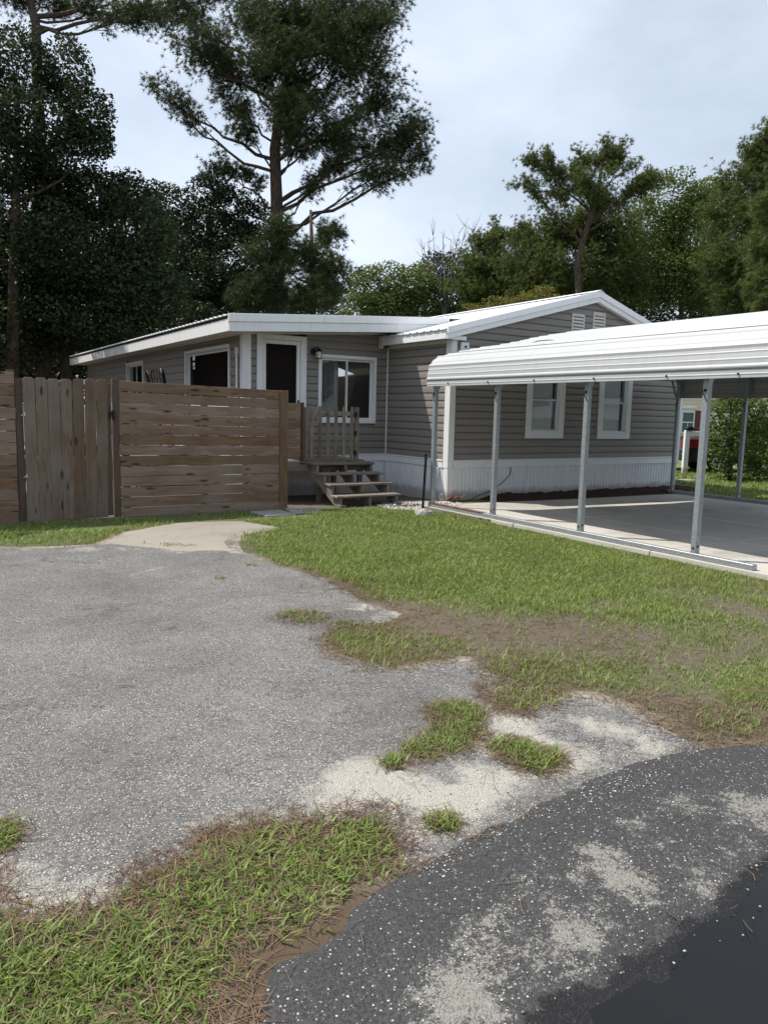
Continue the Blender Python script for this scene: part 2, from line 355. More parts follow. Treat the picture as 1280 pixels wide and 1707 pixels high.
def road_mat():
    t = NT('newer_dark_asphalt'); p = t.pos(); n1 = t.noise(p, 1.6, 6, .6); n2 = t.noise(p, 17, 7, .72); n3 = t.noise(p, 150, 3, .7)
    worn = t.ramp(t.math('ADD', t.attr('worn'), t.math('ADD', t.math('MULTIPLY_ADD', t.noise(p, 4.6, 5, .65), 1.1, -.55), t.math('ADD', t.math('MULTIPLY_ADD', n2, 1.3, -.65), t.math('MULTIPLY_ADD', n3, .8, -.4)))), (.28, 0), (.75, .95))
    a, h1 = stones(t, p, 118, (.042, .042, .043), ((.13, .127, .12), (.29, .28, .26), (.54, .52, .48)), t.math('MULTIPLY_ADD', worn, .34, t.math('MULTIPLY_ADD', n1, .14, .03)), n2)
    bl = t.ramp(t.math('ADD', t.noise(p, 58, 9, .78, .5), t.math('MULTIPLY_ADD', worn, .30, -.16)), (.50, 0), (.585, 1))
    a = t.mix(t.math('MULTIPLY', bl, .85), a, t.mix(t.noise(p, 210, 3), (.12, .117, .108), (.40, .385, .345)))
    col = t.mix(t.math('MULTIPLY', t.math('MULTIPLY', worn, worn), .22), a, t.mix(n3, (.14, .135, .12), (.40, .375, .32)))
    wet = t.ramp(t.math('ADD', t.attr('wet'), t.math('ADD', t.math('MULTIPLY_ADD', n2, 1.1, -.55), t.math('MULTIPLY_ADD', n3, .5, -.25))), (.42, 0), (.58, 1))
    col = t.mix(wet, col, t.mix(.80, col, (.009, .009, .010)))
    t.bump(t.math('ADD', h1, n3), .8, .007)
    return t.fin(col, t.mix(wet, (.88,)*3, (.60,)*3), 0, .2)
def conc_mat(name, a=(.35, .333, .298), b=(.53, .508, .462)):
    t = NT(name); p = t.pos(); n1 = t.noise(p, .9, 7, .65); n2 = t.noise(p, 24, 6, .7); n3 = t.noise(p, 120, 4, .7)
    col = t.mix(n1, a, b); col = t.mix(t.ramp(n2, (.55, 0), (.8, .4)), col, tuple(x*.6 for x in a)); col = t.mix(t.ramp(n3, (.6, 0), (.75, .4)), col, tuple(x*.45 for x in a)); col = t.mix(t.ramp(t.noise(p, .55, 6, .7, .4), (.50, 0), (.66, .55)), col, tuple(x*.55 for x in a))
    t.bump(t.math('ADD', n2, n3), .3, .005); return t.fin(col, .88, 0, .25)
M['conc'] = conc_mat('carport_concrete'); M['apron'] = conc_mat('apron_concrete', (.19, .172, .142), (.33, .302, .254)); M['paver'] = conc_mat('grey_paver', (.20, .20, .20), (.32, .32, .31))

# the base ground, one sheet out to the horizon
ax_ = axis(-3.0, 15.6, .07, 700); ay_ = axis(1.0, 16.0, .07, 700)
X, Y = np.meshgrid(ax_, ay_, indexing='ij')
near = (np.abs(X) < 60) & (np.abs(Y) < 60)
Z = np.where(near, gz(X, Y), 0.0)
ds = np.full(X.shape, -9.0); rs = ds.copy(); msk = (X > -8) & (X < 20) & (Y > -8) & (Y < 14)
ds[msk] = drive_sd(X[msk], Y[msk]); rs[msk] = road_sd(X[msk], Y[msk])
edge = np.minimum(-ds, -rs)                                      # metres away from any paving
bare = np.zeros(X.shape)
for c, r_ in zip(BARE, (.75, .55, .5, .5, .35, .3)): bare = np.maximum(bare, sm(r_*1.25, r_*.35, np.hypot((X-c.x)*.8, Y-c.y)))
gravel_c = gnd(700, 842)
grav = sm(.9, .3, np.hypot((X-gravel_c.x)*.9, (Y-gravel_c.y)*1.3))
sandg = np.clip(sm(.24, .0, edge)*np.clip(.5+1.5*fbm(X, Y, 1.9, 18), 0, 1)+grav*.9, 0, 1)
turf = np.where((Y < 4.6) & (X > 3.2), np.clip(.45+1.7*fbm(X, Y, 2.2, 53), 0, 1), np.clip(.85+.9*fbm(X, Y, 1.4, 50), 0, 1))*np.clip(1-bare-sm(.3, .05, edge)*.8-grav, 0, 1)*((Y < 11.2) | (X > 14.9))
strawg = np.clip(sm(.30, .0, edge)*np.clip(.30+1.6*fbm(X, Y, 1.7, 8), 0, .7)+.12*bare, 0, 1)
strawg = np.where((Y < 2.6) & (X < 2.4), np.clip(strawg+.10+.6*fbm(X, Y, 2.6, 19), 0, 1), strawg)
M['ground'] = ground_mat(); M['drive'] = drive_mat(); M['road'] = road_mat()
sheet('ground', X, Y, Z, None, M['ground'], dict(turf=turf, sand=sandg, straw=strawg))
# old driveway
X, Y = np.meshgrid(np.arange(-7, 5.2, .05), np.arange(1.1, 10.2, .05), indexing='ij')
d_ = drive_sd(X, Y)
Z = np.clip(d_*.16, -.06, .011)+.004+.006*fbm(X, Y, .9, 6)
rim = sm(.34, .02, d_)*(.72+.6*fbm(X, Y, 1.6, 12))
sand = rim*.62
for (px, py, rr, st) in [(640, 1318, .34, 1), (560, 1330, .25, .8), (720, 1340, .32, .85), (860, 1225, .5, .95), (960, 1225, .35, .8), (900, 1190, .3, .45), (700, 1385, .22, .7), (790, 1300, .35, .7), (420, 945, .5, .35), (300, 922, .3, .6), (220, 916, .25, .6), (390, 920, .3, .6), (140, 918, .3, .5), (60, 916, .3, .5), (600, 1015, .18, .7), (660, 1024, .16, .8), (710, 1240, .12, .8), (590, 1290, .2, .6), (330, 1255, .18, .3), (165, 1047, .12, .35), (880, 1300, .2, .35)]:
    c = gnd(px, py); sand = np.maximum(sand, st*sm(rr*1.5, rr*.2, np.hypot(X-c.x, Y-c.y)))
band = sdf(gpoly([(560, 1330), (650, 1290), (760, 1275), (800, 1215), (880, 1195), (1000, 1200), (1110, 1235), (1150, 1250), (960, 1310), (800, 1385), (700, 1440), (690, 1400), (650, 1350)]), X, Y)
sand = np.maximum(sand,   .70*sm(-.14, .18, band+.16*fbm(X, Y, 2.6, 90)))
crk = [np.array(gnd(*p)[:2]) for p in [(-20, 1005), (60, 985), (130, 971), (215, 962), (270, 948), (330, 943), (380, 933), (440, 928)]]
sand = np.maximum(sand, (.45+.9*fbm(X, Y, 2.5, 33))*sm(.09, .0, seg_d(crk, X, Y)+.03*fbm(X, Y, 9, 3)))
str_ = np.zeros(X.shape)
for (px, py, rr) in [(750, 1220, .22), (690, 1280, .2), (870, 1265, .22), (860, 1150, .2), (740, 1380, .12), (500, 1035, .2), (600, 1090, .3), (20, 1405, .08)]:
    c = gnd(px, py); str_ = np.maximum(str_, sm(rr*1.3, rr*.3, np.hypot(X-c.x, Y-c.y))*.62)
sheet('driveway', X, Y, Z, Z > -.045, M['drive'], dict(sand=np.clip(sand*np.clip(.90+.9*fbm(X, Y, 2.4, 71)+1.2*fbm(X, Y, 8, 72), 0, 1.15), 0, 1), straw=str_))
# newer road along the front, with the puddle's hollow
xs = axis(-2.5, 5.2, .035, 72); X, Y = np.meshgrid(xs[(xs > -41)], np.concatenate([np.arange(-7.2, -.2, .4), np.arange(-.2, 2.8, .03)]), indexing='ij')
d_ = road_sd(X, Y); pw_ = sdf(PUDW, X, Y)+.20*fbm(X, Y, 3.5, 24)+.09*fbm(X, Y, 13, 25)
Z = np.clip((d_-.01)*.42, -.07, .026)+.003*fbm(X, Y, 1.2, 6)-.013*sm(-.22, .12, pw_)+.003*fbm(X, Y, 11, 26)
worn = .30*sm(.9, .1, d_)*0+.24+1.25*fbm(X, Y, 1.0, 14)
for (px, py, rr, st) in [(1000, 1440, .16, .72), (1040, 1475, .13, .72), (1065, 1515, .10, .65), (960, 1430, .12, .55), (1130, 1340, .22, .6), (640, 1620, .3, .62), (800, 1600, .3, .6), (760, 1690, .35, .65), (560, 1680, .3, .55), (980, 1560, .25, .55), (1230, 1350, .25, .55), (1180, 1470, .22, .5), (870, 1480, .25, .45), (1050, 1370, .2, .5)]:
    c = gnd(px, py); worn = np.maximum(worn, st*sm(rr*1.5, rr*.15, np.hypot(X-c.x, Y-c.y)))
worn = worn*sm(.0, .45, d_-.03)+.10*sm(.3, .9, d_)
wet = sm(-.10, .10, sdf(PUD, X, Y)+.22*fbm(X, Y, 4, 21)+.06*fbm(X, Y, 12, 22))
sheet('road', X, Y, Z, Z > -.06, M['road'], dict(worn=np.clip(worn*(1-wet*.9), 0, 1), wet=wet))
# shallow rain puddle
t = NT('puddle_water'); t.fin((.012, .012, .013), .03, 0, .5); t.b.inputs['Alpha'].default_value = .82; t.b.inputs['IOR'].default_value = 1.33; M['water'] = t.m
c0 = PUDW.mean(0); np_ = [(c0+(p-c0)*1.35) for p in PUDW]
mb = MB(); mb.add([(p[0], p[1], .0178) for p in np_], [tuple(range(len(np_)))])
tag(mb.obj('puddle', M['water']), kind='structure')
# pale concrete apron at the top of the drive
X, Y = np.meshgrid(np.arange(1.5, 5.2, .05), np.arange(7.4, 10.6, .05), indexing='ij')
d_ = sdf(APRON, X, Y)+.09*fbm(X, Y, 3, 31); Z = np.clip(d_*.12, -.05, .012)+.009+.004*fbm(X, Y, 1, 2)
sheet('concrete_apron', X, Y, Z, Z > -.03, M['apron'], {})
# carport slab, cut by joints, and a mulch bed against the house
SL = tag(MB().box(7.6, 14.22, 3.6, 10.3, -.25, -.02).obj('carport_slab', M['conc']), kind='structure')
for i, (y0, y1) in enumerate(((3.6, 5.9), (5.912, 8.35), (8.362, 10.40))):
    for j, (x0, x1) in enumerate(((7.55, 10.86), (10.872, 14.25))):
        pl = [(x0, y0), (x1, y0), (x1, y1 if i < 2 else (10.44 if j == 0 else 10.32)), (x0, y1 if i < 2 else (10.72 if j == 0 else 10.44))]
        MB().prism(pl, -.12, .012, lambda a, b, c: (a, b, c)).obj('slab_panel', M['conc'], SL, .006)

# ------------------------------------------------------------------ the mobile home
WG, UB, WA, UC, UR, WEND = 11.20, 8.458, 13.378, 5.33, 15.05, 27.4      # gable wall, side wall, porch wall, porch side, far end
home = thing('mobile_home', 'grey vinyl sided mobile home with white trim, metal roof and side addition', 'house', (9.5, 15, -.05))
MG = lambda s, o, z: (s, WG-o, z)            # wall frames: s along the wall, o outwards, z up
MBw = lambda s, o, z: (UB-o, s, z)
MA = lambda s, o, z: (s, WA-o, z)
MC = lambda s, o, z: (UC-o, s, z)
RIDGE_U, RIDGE_Z, EAVE_U, EAVE_Z, EAVE_R = 12.05, 4.08, 8.27, 3.085, 15.32
main_z = lambda u: EAVE_Z+(u-EAVE_U)*(RIDGE_Z-EAVE_Z)/(RIDGE_U-EAVE_U) if u < RIDGE_U else RIDGE_Z-(u-RIDGE_U)*(RIDGE_Z-EAVE_Z)/(EAVE_R-RIDGE_U)
add_z = lambda u: 3.19+(u-4.82)*.0682
def segs(a, b, z0, z1, ops):
    s = [(a, b)]
    for (p, q, r0, r1) in ops:
        if r1 <= z0+.02 or r0 >= z1-.02: continue
        s = [t for (x, y) in s for t in ((x, min(y, p)), (max(x, q), y)) if t[1]-t[0] > .01]
    return s
def siding_wall(F, a, b, z0, z1, ex, ops, clip=None, backing_top=None):
    back = MB()
    zs = sorted({z0, backing_top or z1}|{o[2] for o in ops}|{o[3] for o in ops})
    for u0, u1 in zip(zs[:-1], zs[1:]):
        for s0, s1 in segs(a, b, u0+.021, u1-.021, ops): back.box(s0, s1, -.09, -.022, u0, u1, F)
    wall = back.obj('wall', M['siding'], home)
    z = z0; k = 0
    while z < z1-.02:
        e = min(ex, z1-z)
        prof = [(-.021, 0), (.017, .001), (.0165, e*.20), (.014, e*.55), (.009, e*.70), (.008, max(e-.019, .004)), (-.012, max(e-.015, .006)), (-.012, e), (-.021, e)]
        for s0, s1 in segs(a, b, z, z+e, ops):
            mb = MB()
            n = len(prof); vs = []
            for end in (0, 1):
                for (o, dz) in prof:
                    s = (s0, s1)[end]
                    if clip:
                        lo, hi = clip(z+dz); s = min(max(s, lo), hi)
                    vs.append(F(s, o, z+dz))
            mb.add(vs, [tuple(range(n))[::-1], tuple(range(n, 2*n))]+[(i, (i+1) % n, n+(i+1) % n, n+i) for i in range(n)])
            mb.obj('siding_board', M['siding'], wall)
        z += ex
    return wall
WIN1, WIN2 = (10.31, 11.33, 1.16, 2.68), (12.33, 13.33, 1.15, 2.68)
pad = lambda w, d=.03: (w[0]+d, w[1]-d, w[2]+d, w[3]-d)
# gable wall: siding courses run up into the gable triangle
def gclip(z):
    if z < 3.0: return (UB, UR)
    k1 = (RIDGE_Z-EAVE_Z)/(RIDGE_U-EAVE_U); k2 = (RIDGE_Z-EAVE_Z)/(EAVE_R-RIDGE_U)
    lo = EAVE_U+(z+.07-EAVE_Z)/k1; hi = EAVE_R-(z+.07-EAVE_Z)/k2; m = (lo+hi)/2
    return (max(UB, min(lo, m)), min(UR, max(hi, m)))
siding_wall(MG, UB+.05, UR-.03, .745, 3.95, .132, [pad(WIN1), pad(WIN2)], gclip, 2.95)
siding_wall(MBw, WG+.05, WA-.012, .745, 2.93, .139, [])
WINA, DOOR = (6.86, 8.18, 1.37, 2.70), (5.58, 6.60, .70, 3.0)
siding_wall(MA, UC+.06, UB-.006, .745, 3.16, .1385, [pad(WINA), (5.58, 6.60, .5, 3.2)])
WBIG, WSM = (14.03, 16.76, 1.55, 2.83), (20.24, 22.0, 1.75, 2.79)
siding_wall(MC, WA+.07, WEND, .745, 3.10, .165, [pad(WBIG), pad(WSM)])
MB().box(UB, UR, WEND-.1, WEND, -.05, 3.0).box(UR-.1, UR, WG+.05, WEND-.1, -.05, 3.0).box(UC, UB, WEND-.1, WEND-.002, -.05, 3.05).obj('rear_wall', M['siding'], home)
MB().box(UC+.12, UB-.02, WA+.12, WEND-.12, .55, .68).box(UB+.1, UR-.12, WG+.12, WEND-.12, .55, .68).obj('subfloor', M['dark'], home)
MB().box(UC+.4, UB-.1, WA+2.6, WA+2.66, .69, 2.9).box(UB+.3, UR-.3, WG+2.2, WG+2.26, .69, 2.9).obj('interior_partition', M['brownroom'], home)
# white corner boards
for F, s0, s1, z0, z1, nm in ((MG, UB-.004, UB+.10, .60, 2.94, 0), (MBw, WG-.022, WG+.135, .60, 2.94, 0), (MG, UR-.11, UR+.02, .60, 3.05, 0), (MA, UC-.028, UC+.135, .70, 3.02, 0), (MC, WA-.022, WA+.12, .70, 3.02, 0)):
    MB().box(s0, s1, .001, .030 if F in (MG, MA) else .026, z0, z1, F).obj('corner_board', M['white'], home, .004)
MB().box(WA-.055, WA-.022, .002, .028, .76, 2.9, MBw).obj('corner_bead', M['white'], home, .003)
# band board over the skirting
for F, s0, s1 in ((MG, UB+.11, UR-.115), (MBw, WG+.14, WA-.026), (MA, 6.62, UB-.032), (MC, WA+.13, WEND)):
    b_ = MB().box(s0, s1, .001, .034, .605, .728, F).box(s0, s1, .001, .046, .728, .752, F).obj('band_board', M['white'], home, .003)
# ribbed metal skirting in separate sheets
def skirt(F, a, b, step, o=.012, bottom=-.09):
    s = a
    while s < b-.02:
        e = min(s+step, b); mb = MB(); pr = []; x = s
        while x < e-1e-4:
            for dx, oo in ((0, 0), (.052, 0), (.060, .011), (.080, .011), (.088, 0)):
                if x+dx <= e: pr.append((x+dx, o+oo))
            x += .090
        pr.append((e, o)); n = len(pr)
        mb.add([F(p, q, bottom) for p, q in pr]+[F(p, q, .612) for p, q in pr]+[F(p, -.01, bottom) for p, q in (pr[0], pr[-1])], [(i, i+1, n+i+1, n+i) for i in range(n-1)])
        mb.obj('skirting_sheet', M['skirt'], home); s = e+.003
skirt(MG, UB+.13, UR-.02, .9); skirt(MBw, WG+.10, WA-.02, .9); skirt(MA, 5.4, UB-.02, .9); skirt(MC, WA+.02, WEND, .9)
MB().box(UB-.018, UB+.128, WG-.020, WG+.01, -.09, .604).box(UB-.020, UB+.01, WG+.010, WG+.097, -.09, .604).obj('skirting_corner', M['white'], home, .003)
# windows
def window(F, w, kind, fr=.06, casing=0, behind='blind'):
    s0, s1, z0, z1 = w
    wn = MB()
    fw = fr+casing; d0, d1 = -.085, .042
    for (a, b, c, d) in ((s0, s1, z1-fw, z1), (s0, s1, z0, z0+fw*1.05), (s0, s0+fw, z0+fw*1.05, z1-fw), (s1-fw, s1, z0+fw*1.05, z1-fw)): wn.box(a, b, .002, d1, c, d, F)
    wn = wn.obj('window', M['white'], home, .003)
    i0, i1, j0, j1 = s0+fw, s1-fw, z0+fw*1.05, z1-fw
    jb = MB()
    for (a, b, c, d) in ((i0-.012, i1+.012, j1-.012, j1+.012), (i0-.012, i1+.012, j0-.012, j0+.012), (i0-.012, i0+.010, j0+.012, j1-.012), (i1-.010, i1+.012, j0+.012, j1-.012)): jb.box(a, b, -.13, .0, c, d, F)
    jb.obj('jamb', M['white'], wn)
    i0 += .012; i1 -= .012; j0 += .013; j1 -= .013
    def sash(a, b, c, d, o, t_=.028, m=M['white'], gm=M['glass'], gn='pane'):
        q = MB()
        for (p, r_, u, v) in ((a, b, d-t_, d), (a, b, c, c+t_), (a, a+t_, c+t_, d-t_), (b-t_, b, c+t_, d-t_)): q.box(p, r_, o-.018, o, u, v, F)
        q.obj('sash', m, wn, .002)
        MB().box(a+t_+.001, b-t_-.001, o-.011, o-.007, c+t_+.001, d-t_-.001, F).obj(gn, gm, wn)
    if kind == 'slider':
        m = (i0+i1)/2; sash(i0, m+.02, j0, j1, -.02, .032); sash(m-.02, i1, j0, j1, -.042, .032)
    elif kind == 'hung':
        m = j0+(j1-j0)*.5; sash(i0, i1, j0, m+.016, -.042, .022); sash(i0, i1, m-.016, j1, -.02, .022)
    else: sash(i0, i1, j0, j1, -.05, .045, M['white'], M['screen'], 'insect_screen')
    if behind == 'blind':
        b_ = MB(); z = j0
        while z < j1: b_.box(i0, i1-.10, -.080, -.074, z, z+.021, F); z += .0235
        b_.obj('blind', M['blind'], wn)
    elif behind == 'curtain':
        c_ = MB(); n = 44; a, b = i0, i0+(i1-i0)*.40
        pr = [(a+(b-a)*i/n, -.17+.018*math.sin(i*1.15)) for i in range(n+1)]
        c_.add([F(p, q, j0-.1) for p, q in pr]+[F(p, q, j1+.1) for p, q in pr], [(i, i+1, n+2+i, n+1+i) for i in range(n)]); c_.obj('curtain', M['curtain'], wn)
    elif behind == 'board': MB().box(i0-.005, i1+.005, -.20, -.18, j0-.02, j1+.02, F).obj('backing_panel', M['brownroom'], wn)
    return wn
window(MG, WIN1, 'hung', .06, .075); window(MG, WIN2, 'hung', .06, .075)
window(MA, WINA, 'slider', .062, 0, 'curtain'); window(MC, WSM, 'slider', .07, 0, None); window(MC, WBIG, 'fixed', .055, 0, 'board')
# door with casing, storm door of one screened opening
d0, d1, zb, zt = DOOR
cs = MB().box(d0, d0+.125, .001, .036, zb, zt, MA).box(d1-.125, d1, .001, .036, zb, zt, MA).box(d0+.125, d1-.125, .001, .036, zt-.09, zt, MA)
dr = cs.obj('door', M['white'], home, .004)
a, b, t_ = d0+.13, d1-.13, zt-.095
MB().box(a, a+.055, -.012, .022, zb+.01, t_, MA).box(b-.075, b, -.012, .022, zb+.01, t_, MA).box(a+.055, b-.075, -.012, .022, t_-.075, t_, MA).box(a+.055, b-.075, -.012, .022, zb+.01, zb+.2, MA).obj('storm_door_frame', M['white'], dr, .004)
MB().box(a+.056, b-.076, .002, .006, zb+.201, t_-.076, MA).obj('insect_screen', M['screen'], dr)  # screen added in place of the door glass to drop its reflection
MB().box(a-.02, b+.02, -.085, -.045, zb, t_+.02, MA).obj('inner_door', M['brownroom'], dr)
MB().box(d0+.118, d0+.152, .037, .052, 2.35, 2.46, MA).obj('closer_bracket', M['white'], dr, .003)
MB().box(b-.055, b-.025, .023, .04, 1.62, 1.80, MA).tube([MA(b-.04, .055, 1.66), MA(b-.04, .06, 1.76)], .011, 6).obj('handle', M['black'], dr, .002)
# --- main roof: ribbed sheets over both slopes, rake trim, eave fascia and soffit
def rib_sheet(P, length, nr=4, pitch=.23, t_=.0):
    pr = []
    for i in range(nr):
        x = i*pitch
        pr += [(x, 0), (x+pitch-.075, 0), (x+pitch-.055, .020), (x+pitch-.030, .020), (x+pitch-.010, 0)]
    pr.append((nr*pitch-.001, 0)); n = len(pr); top = [P(p, 0, q) for p, q in pr]+[P(p, length, q) for p, q in pr]
    bot = [P(p, 0, q-.012) for p, q in pr]+[P(p, length, q-.012) for p, q in pr]
    f = [(i, i+1, n+i+1, n+i) for i in range(n-1)]; f2 = [tuple(2*n+k for k in q)[::-1] for q in f]
    ends = [(i, i+1, 2*n+i+1, 2*n+i) for i in range(n-1)]+[(n+i, n+i+1, 3*n+i+1, 3*n+i) for i in range(n-1)]
    return MB().add(top+bot, f+f2+ends)
k1 = (RIDGE_Z-EAVE_Z)/(RIDGE_U-EAVE_U); k2 = (RIDGE_Z-EAVE_Z)/(EAVE_R-RIDGE_U)
me1 = rib_sheet(lambda p, l, q: (EAVE_U-.06+l, p, EAVE_Z+.035+(l-.06)*k1+q), RIDGE_U-EAVE_U+.06).mesh('roof_sheet'); me1.materials.append(M['roofwhite'])
me2 = rib_sheet(lambda p, l, q: (EAVE_R+.06-l, p, EAVE_Z+.035+(l-.06)*k2+q), EAVE_R-RIDGE_U+.06).mesh('roof_sheet'); me2.materials.append(M['roofwhite'])
for i in range(17):
    for me in (me1, me2):
        o = put(bpy.data.objects.new('roof_sheet', me), home); o.location = (0, WG-.10+i*.922, 0)
RK = WG-.13
def strip(pts, y0, y1, dz0, dz1, name, m, bev=.004):
    poly = [(u, z+dz1) for u, z in pts]+[(u, z+dz0) for u, z in pts[::-1]]
    return MB().prism(poly, y0, y1, lambda a, b, c: (a, c, b)).obj(name, m, home, bev)
ln = [(EAVE_U-.02, main_z(EAVE_U)-.005), (RIDGE_U, RIDGE_Z)]; rn = [(RIDGE_U, RIDGE_Z), (EAVE_R+.02, EAVE_Z-.005)]
for pts in (ln, rn):
    strip(pts, RK-.022, RK+.03, -.055, .062, 'rake_trim', M['roofwhite'])
    strip(pts, RK+.002, RK+.028, -.155, -.056, 'rake_board', M['white'])
    strip(pts, RK+.029, WG-.02, -.150, -.120, 'soffit', M['white'], 0)
MB().prism([(RIDGE_U-.12, RIDGE_Z+.040), (RIDGE_U, RIDGE_Z+.085), (RIDGE_U+.12, RIDGE_Z+.035), (RIDGE_U, RIDGE_Z+.070)], RK-.03, WEND+.1, lambda a, b, c: (a, c, b)).obj('ridge_cap', M['roofwhite'], home)
MB().box(EAVE_U-.032, EAVE_U-.004, RK+.031, WA-.16, 2.935, EAVE_Z+.012).obj('eave_fascia', M['white'], home, .004)
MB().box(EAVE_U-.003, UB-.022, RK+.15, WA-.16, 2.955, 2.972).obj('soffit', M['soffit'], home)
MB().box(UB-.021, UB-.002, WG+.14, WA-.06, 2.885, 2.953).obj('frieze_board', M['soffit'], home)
MB().box(EAVE_U-.03, UB+.25, RK+.03, RK+.06, 2.93, 3.0).obj('rake_return', M['white'], home, .004)
MB().box(EAVE_R+.004, EAVE_R+.03, RK+.031, WEND, 2.93, EAVE_Z+.01).obj('eave_fascia', M['white'], home, .004)
# gable vents
for (s0, s1, z0, z1) in ((11.42, 11.77, 3.30, 3.66), (12.02, 12.37, 3.30, 3.74)):
    v_ = MB().box(s0, s0+.03, .004, .03, z0, z1, MG).box(s1-.03, s1, .004, .03, z0, z1, MG).box(s0+.03, s1-.03, .004, .03, z1-.03, z1, MG).box(s0+.03, s1-.03, .004, .03, z0, z0+.03, MG).obj('gable_vent', M['soffit'], home, .003)
    MB().box(s0+.028, s1-.028, .002, .008, z0+.028, z1-.028, MG).obj('vent_screen', M['dark'], v_)
    z = z0+.05
    while z < z1-.05:
        MB().add([MG(s, o, zz) for s in (s0+.03, s1-.03) for o, zz in ((.010, z+.04), (.028, z), (.028, z+.008), (.010, z+.048))], [(0, 1, 5, 4), (1, 2, 6, 5), (2, 3, 7, 6), (3, 0, 4, 7), (0, 3, 2, 1), (4, 5, 6, 7)]).obj('louvre_slat', M['soffit'], v_); z += .065
# --- addition roof (low shed): ribbed sheets, fascia on two sides, soffits
WF, UF = 12.72, 4.82
me3 = rib_sheet(lambda p, l, q: (UF-.05+l, p, add_z(UF-.05+l)+.022+q), 9.9-UF+.05).mesh('roof_sheet'); me3.materials.append(M['roofwhite'])
for i in range(16):
    o = put(bpy.data.objects.new('roof_sheet', me3), home); o.location = (0, WF+.02+i*.922, 0)
def slope_strip(u0, u1, y0, y1, lo, hi, name, m, bev=.004):
    MB().prism([(u0, add_z(u0)+hi), (u1, add_z(u1)+hi), (u1, add_z(u1)+lo), (u0, add_z(u0)+lo)], y0, y1, lambda a, b, c: (a, c, b)).obj(name, m, home, bev)
for (a_, b_) in ((UF-.03, 6.62), (6.623, 9.5)): slope_strip(a_, b_, WF-.028, WF+.035, -.098, .040, 'roof_edge_trim', M['roofwhite'])
slope_strip(UF-.012, 9.85, WF-.008, WF+.02, -.262, -.0985, 'fascia', M['white'])
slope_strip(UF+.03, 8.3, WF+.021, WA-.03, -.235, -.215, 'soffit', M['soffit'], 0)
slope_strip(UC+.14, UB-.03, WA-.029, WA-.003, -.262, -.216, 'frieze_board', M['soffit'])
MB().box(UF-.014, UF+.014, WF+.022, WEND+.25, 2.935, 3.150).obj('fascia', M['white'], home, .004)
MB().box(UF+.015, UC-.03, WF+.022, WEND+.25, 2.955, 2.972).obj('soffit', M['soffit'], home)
# small trim block where the two eaves meet
MB().box(EAVE_U-.05, EAVE_U-.02, WA-.159, WA-.02, 2.88, 3.12).obj('eave_end_board', M['soffit'], home, .003)
# cable draped down the skirting, hose bib
MB().tube([MG(9.98, .02, .59), MG(9.94, .05, .45), MG(9.75, .05, .30), MG(9.45, .06, .15), MG(9.1, .08, .06), MG(8.9, .12, .0)], .007, 6).obj('cable', M['black'], home)
MB().box(WG+.22, WG+.32, .034, .075, .48, .60, MBw).box(WG+.235, WG+.305, .03, .06, .40, .478, MBw).obj('outlet_box', M['white'], home, .006)
MB().box(8.62, 8.80, .02, .075, 2.745, 2.90, MG).obj('junction_box', M['white'], home, .006); MB().box(8.69, 8.73, .0755, .085, 2.80, 2.84, MG).obj('junction_socket', M['black'], home)
MB().box(WA+.20, WA+.26, .02, .07, 2.62, 2.74, MC).tube([MC(WA+.23, .045, 2.62), MC(WA+.23, .045, .8)], .022, 8).obj('conduit', M['white'], home)

# porch lantern
LX, LZ = 6.765, 2.74
ln_ = thing('porch_lantern', 'black porch lantern with clear glass on siding beside the door', 'lamp', (LX, WA-.02, 2.62))
MB().tube([(LX-.03, WA-.02, LZ), (LX-.03, WA-.045, LZ)], .055, 14).obj('back_plate', M['black'], ln_)
MB().tube([(LX-.03, WA-.045, LZ+.01), (LX, WA-.09, LZ+.07), (LX+.03, WA-.13, LZ+.07), (LX+.04, WA-.14, LZ+.03)], .012, 8).obj('arm', M['black'], ln_)
MB().tube([(LX+.04, WA-.14, LZ+.055), (LX+.04, WA-.14, LZ+.03), (LX+.04, WA-.14, LZ-.01)], [.012, .05, .075], 12).obj('cap', M['black'], ln_)
t = NT('lantern_glass'); t.fin((.75, .70, .58), .15, 0, .5); t.b.inputs['Alpha'].default_value = .6; M['lglass'] = t.m
g_ = MB().tube([(LX+.04, WA-.14, LZ-.012), (LX+.04, WA-.14, LZ-.13)], [.062, .055], 12).obj('glass', M['lglass'], ln_)
for i in range(4):
    q = i*math.pi/2+.5; MB().tube([(LX+.04+.066*math.cos(q), WA-.14+.066*math.sin(q), LZ-.005), (LX+.04+.060*math.cos(q), WA-.14+.060*math.sin(q), LZ-.14)], .005, 5).obj('cage_bar', M['black'], g_)
MB().tube([(LX+.04, WA-.14, LZ-.131), (LX+.04, WA-.14, LZ-.145)], [.066, .066], 12).obj('base_ring', M['black'], ln_)

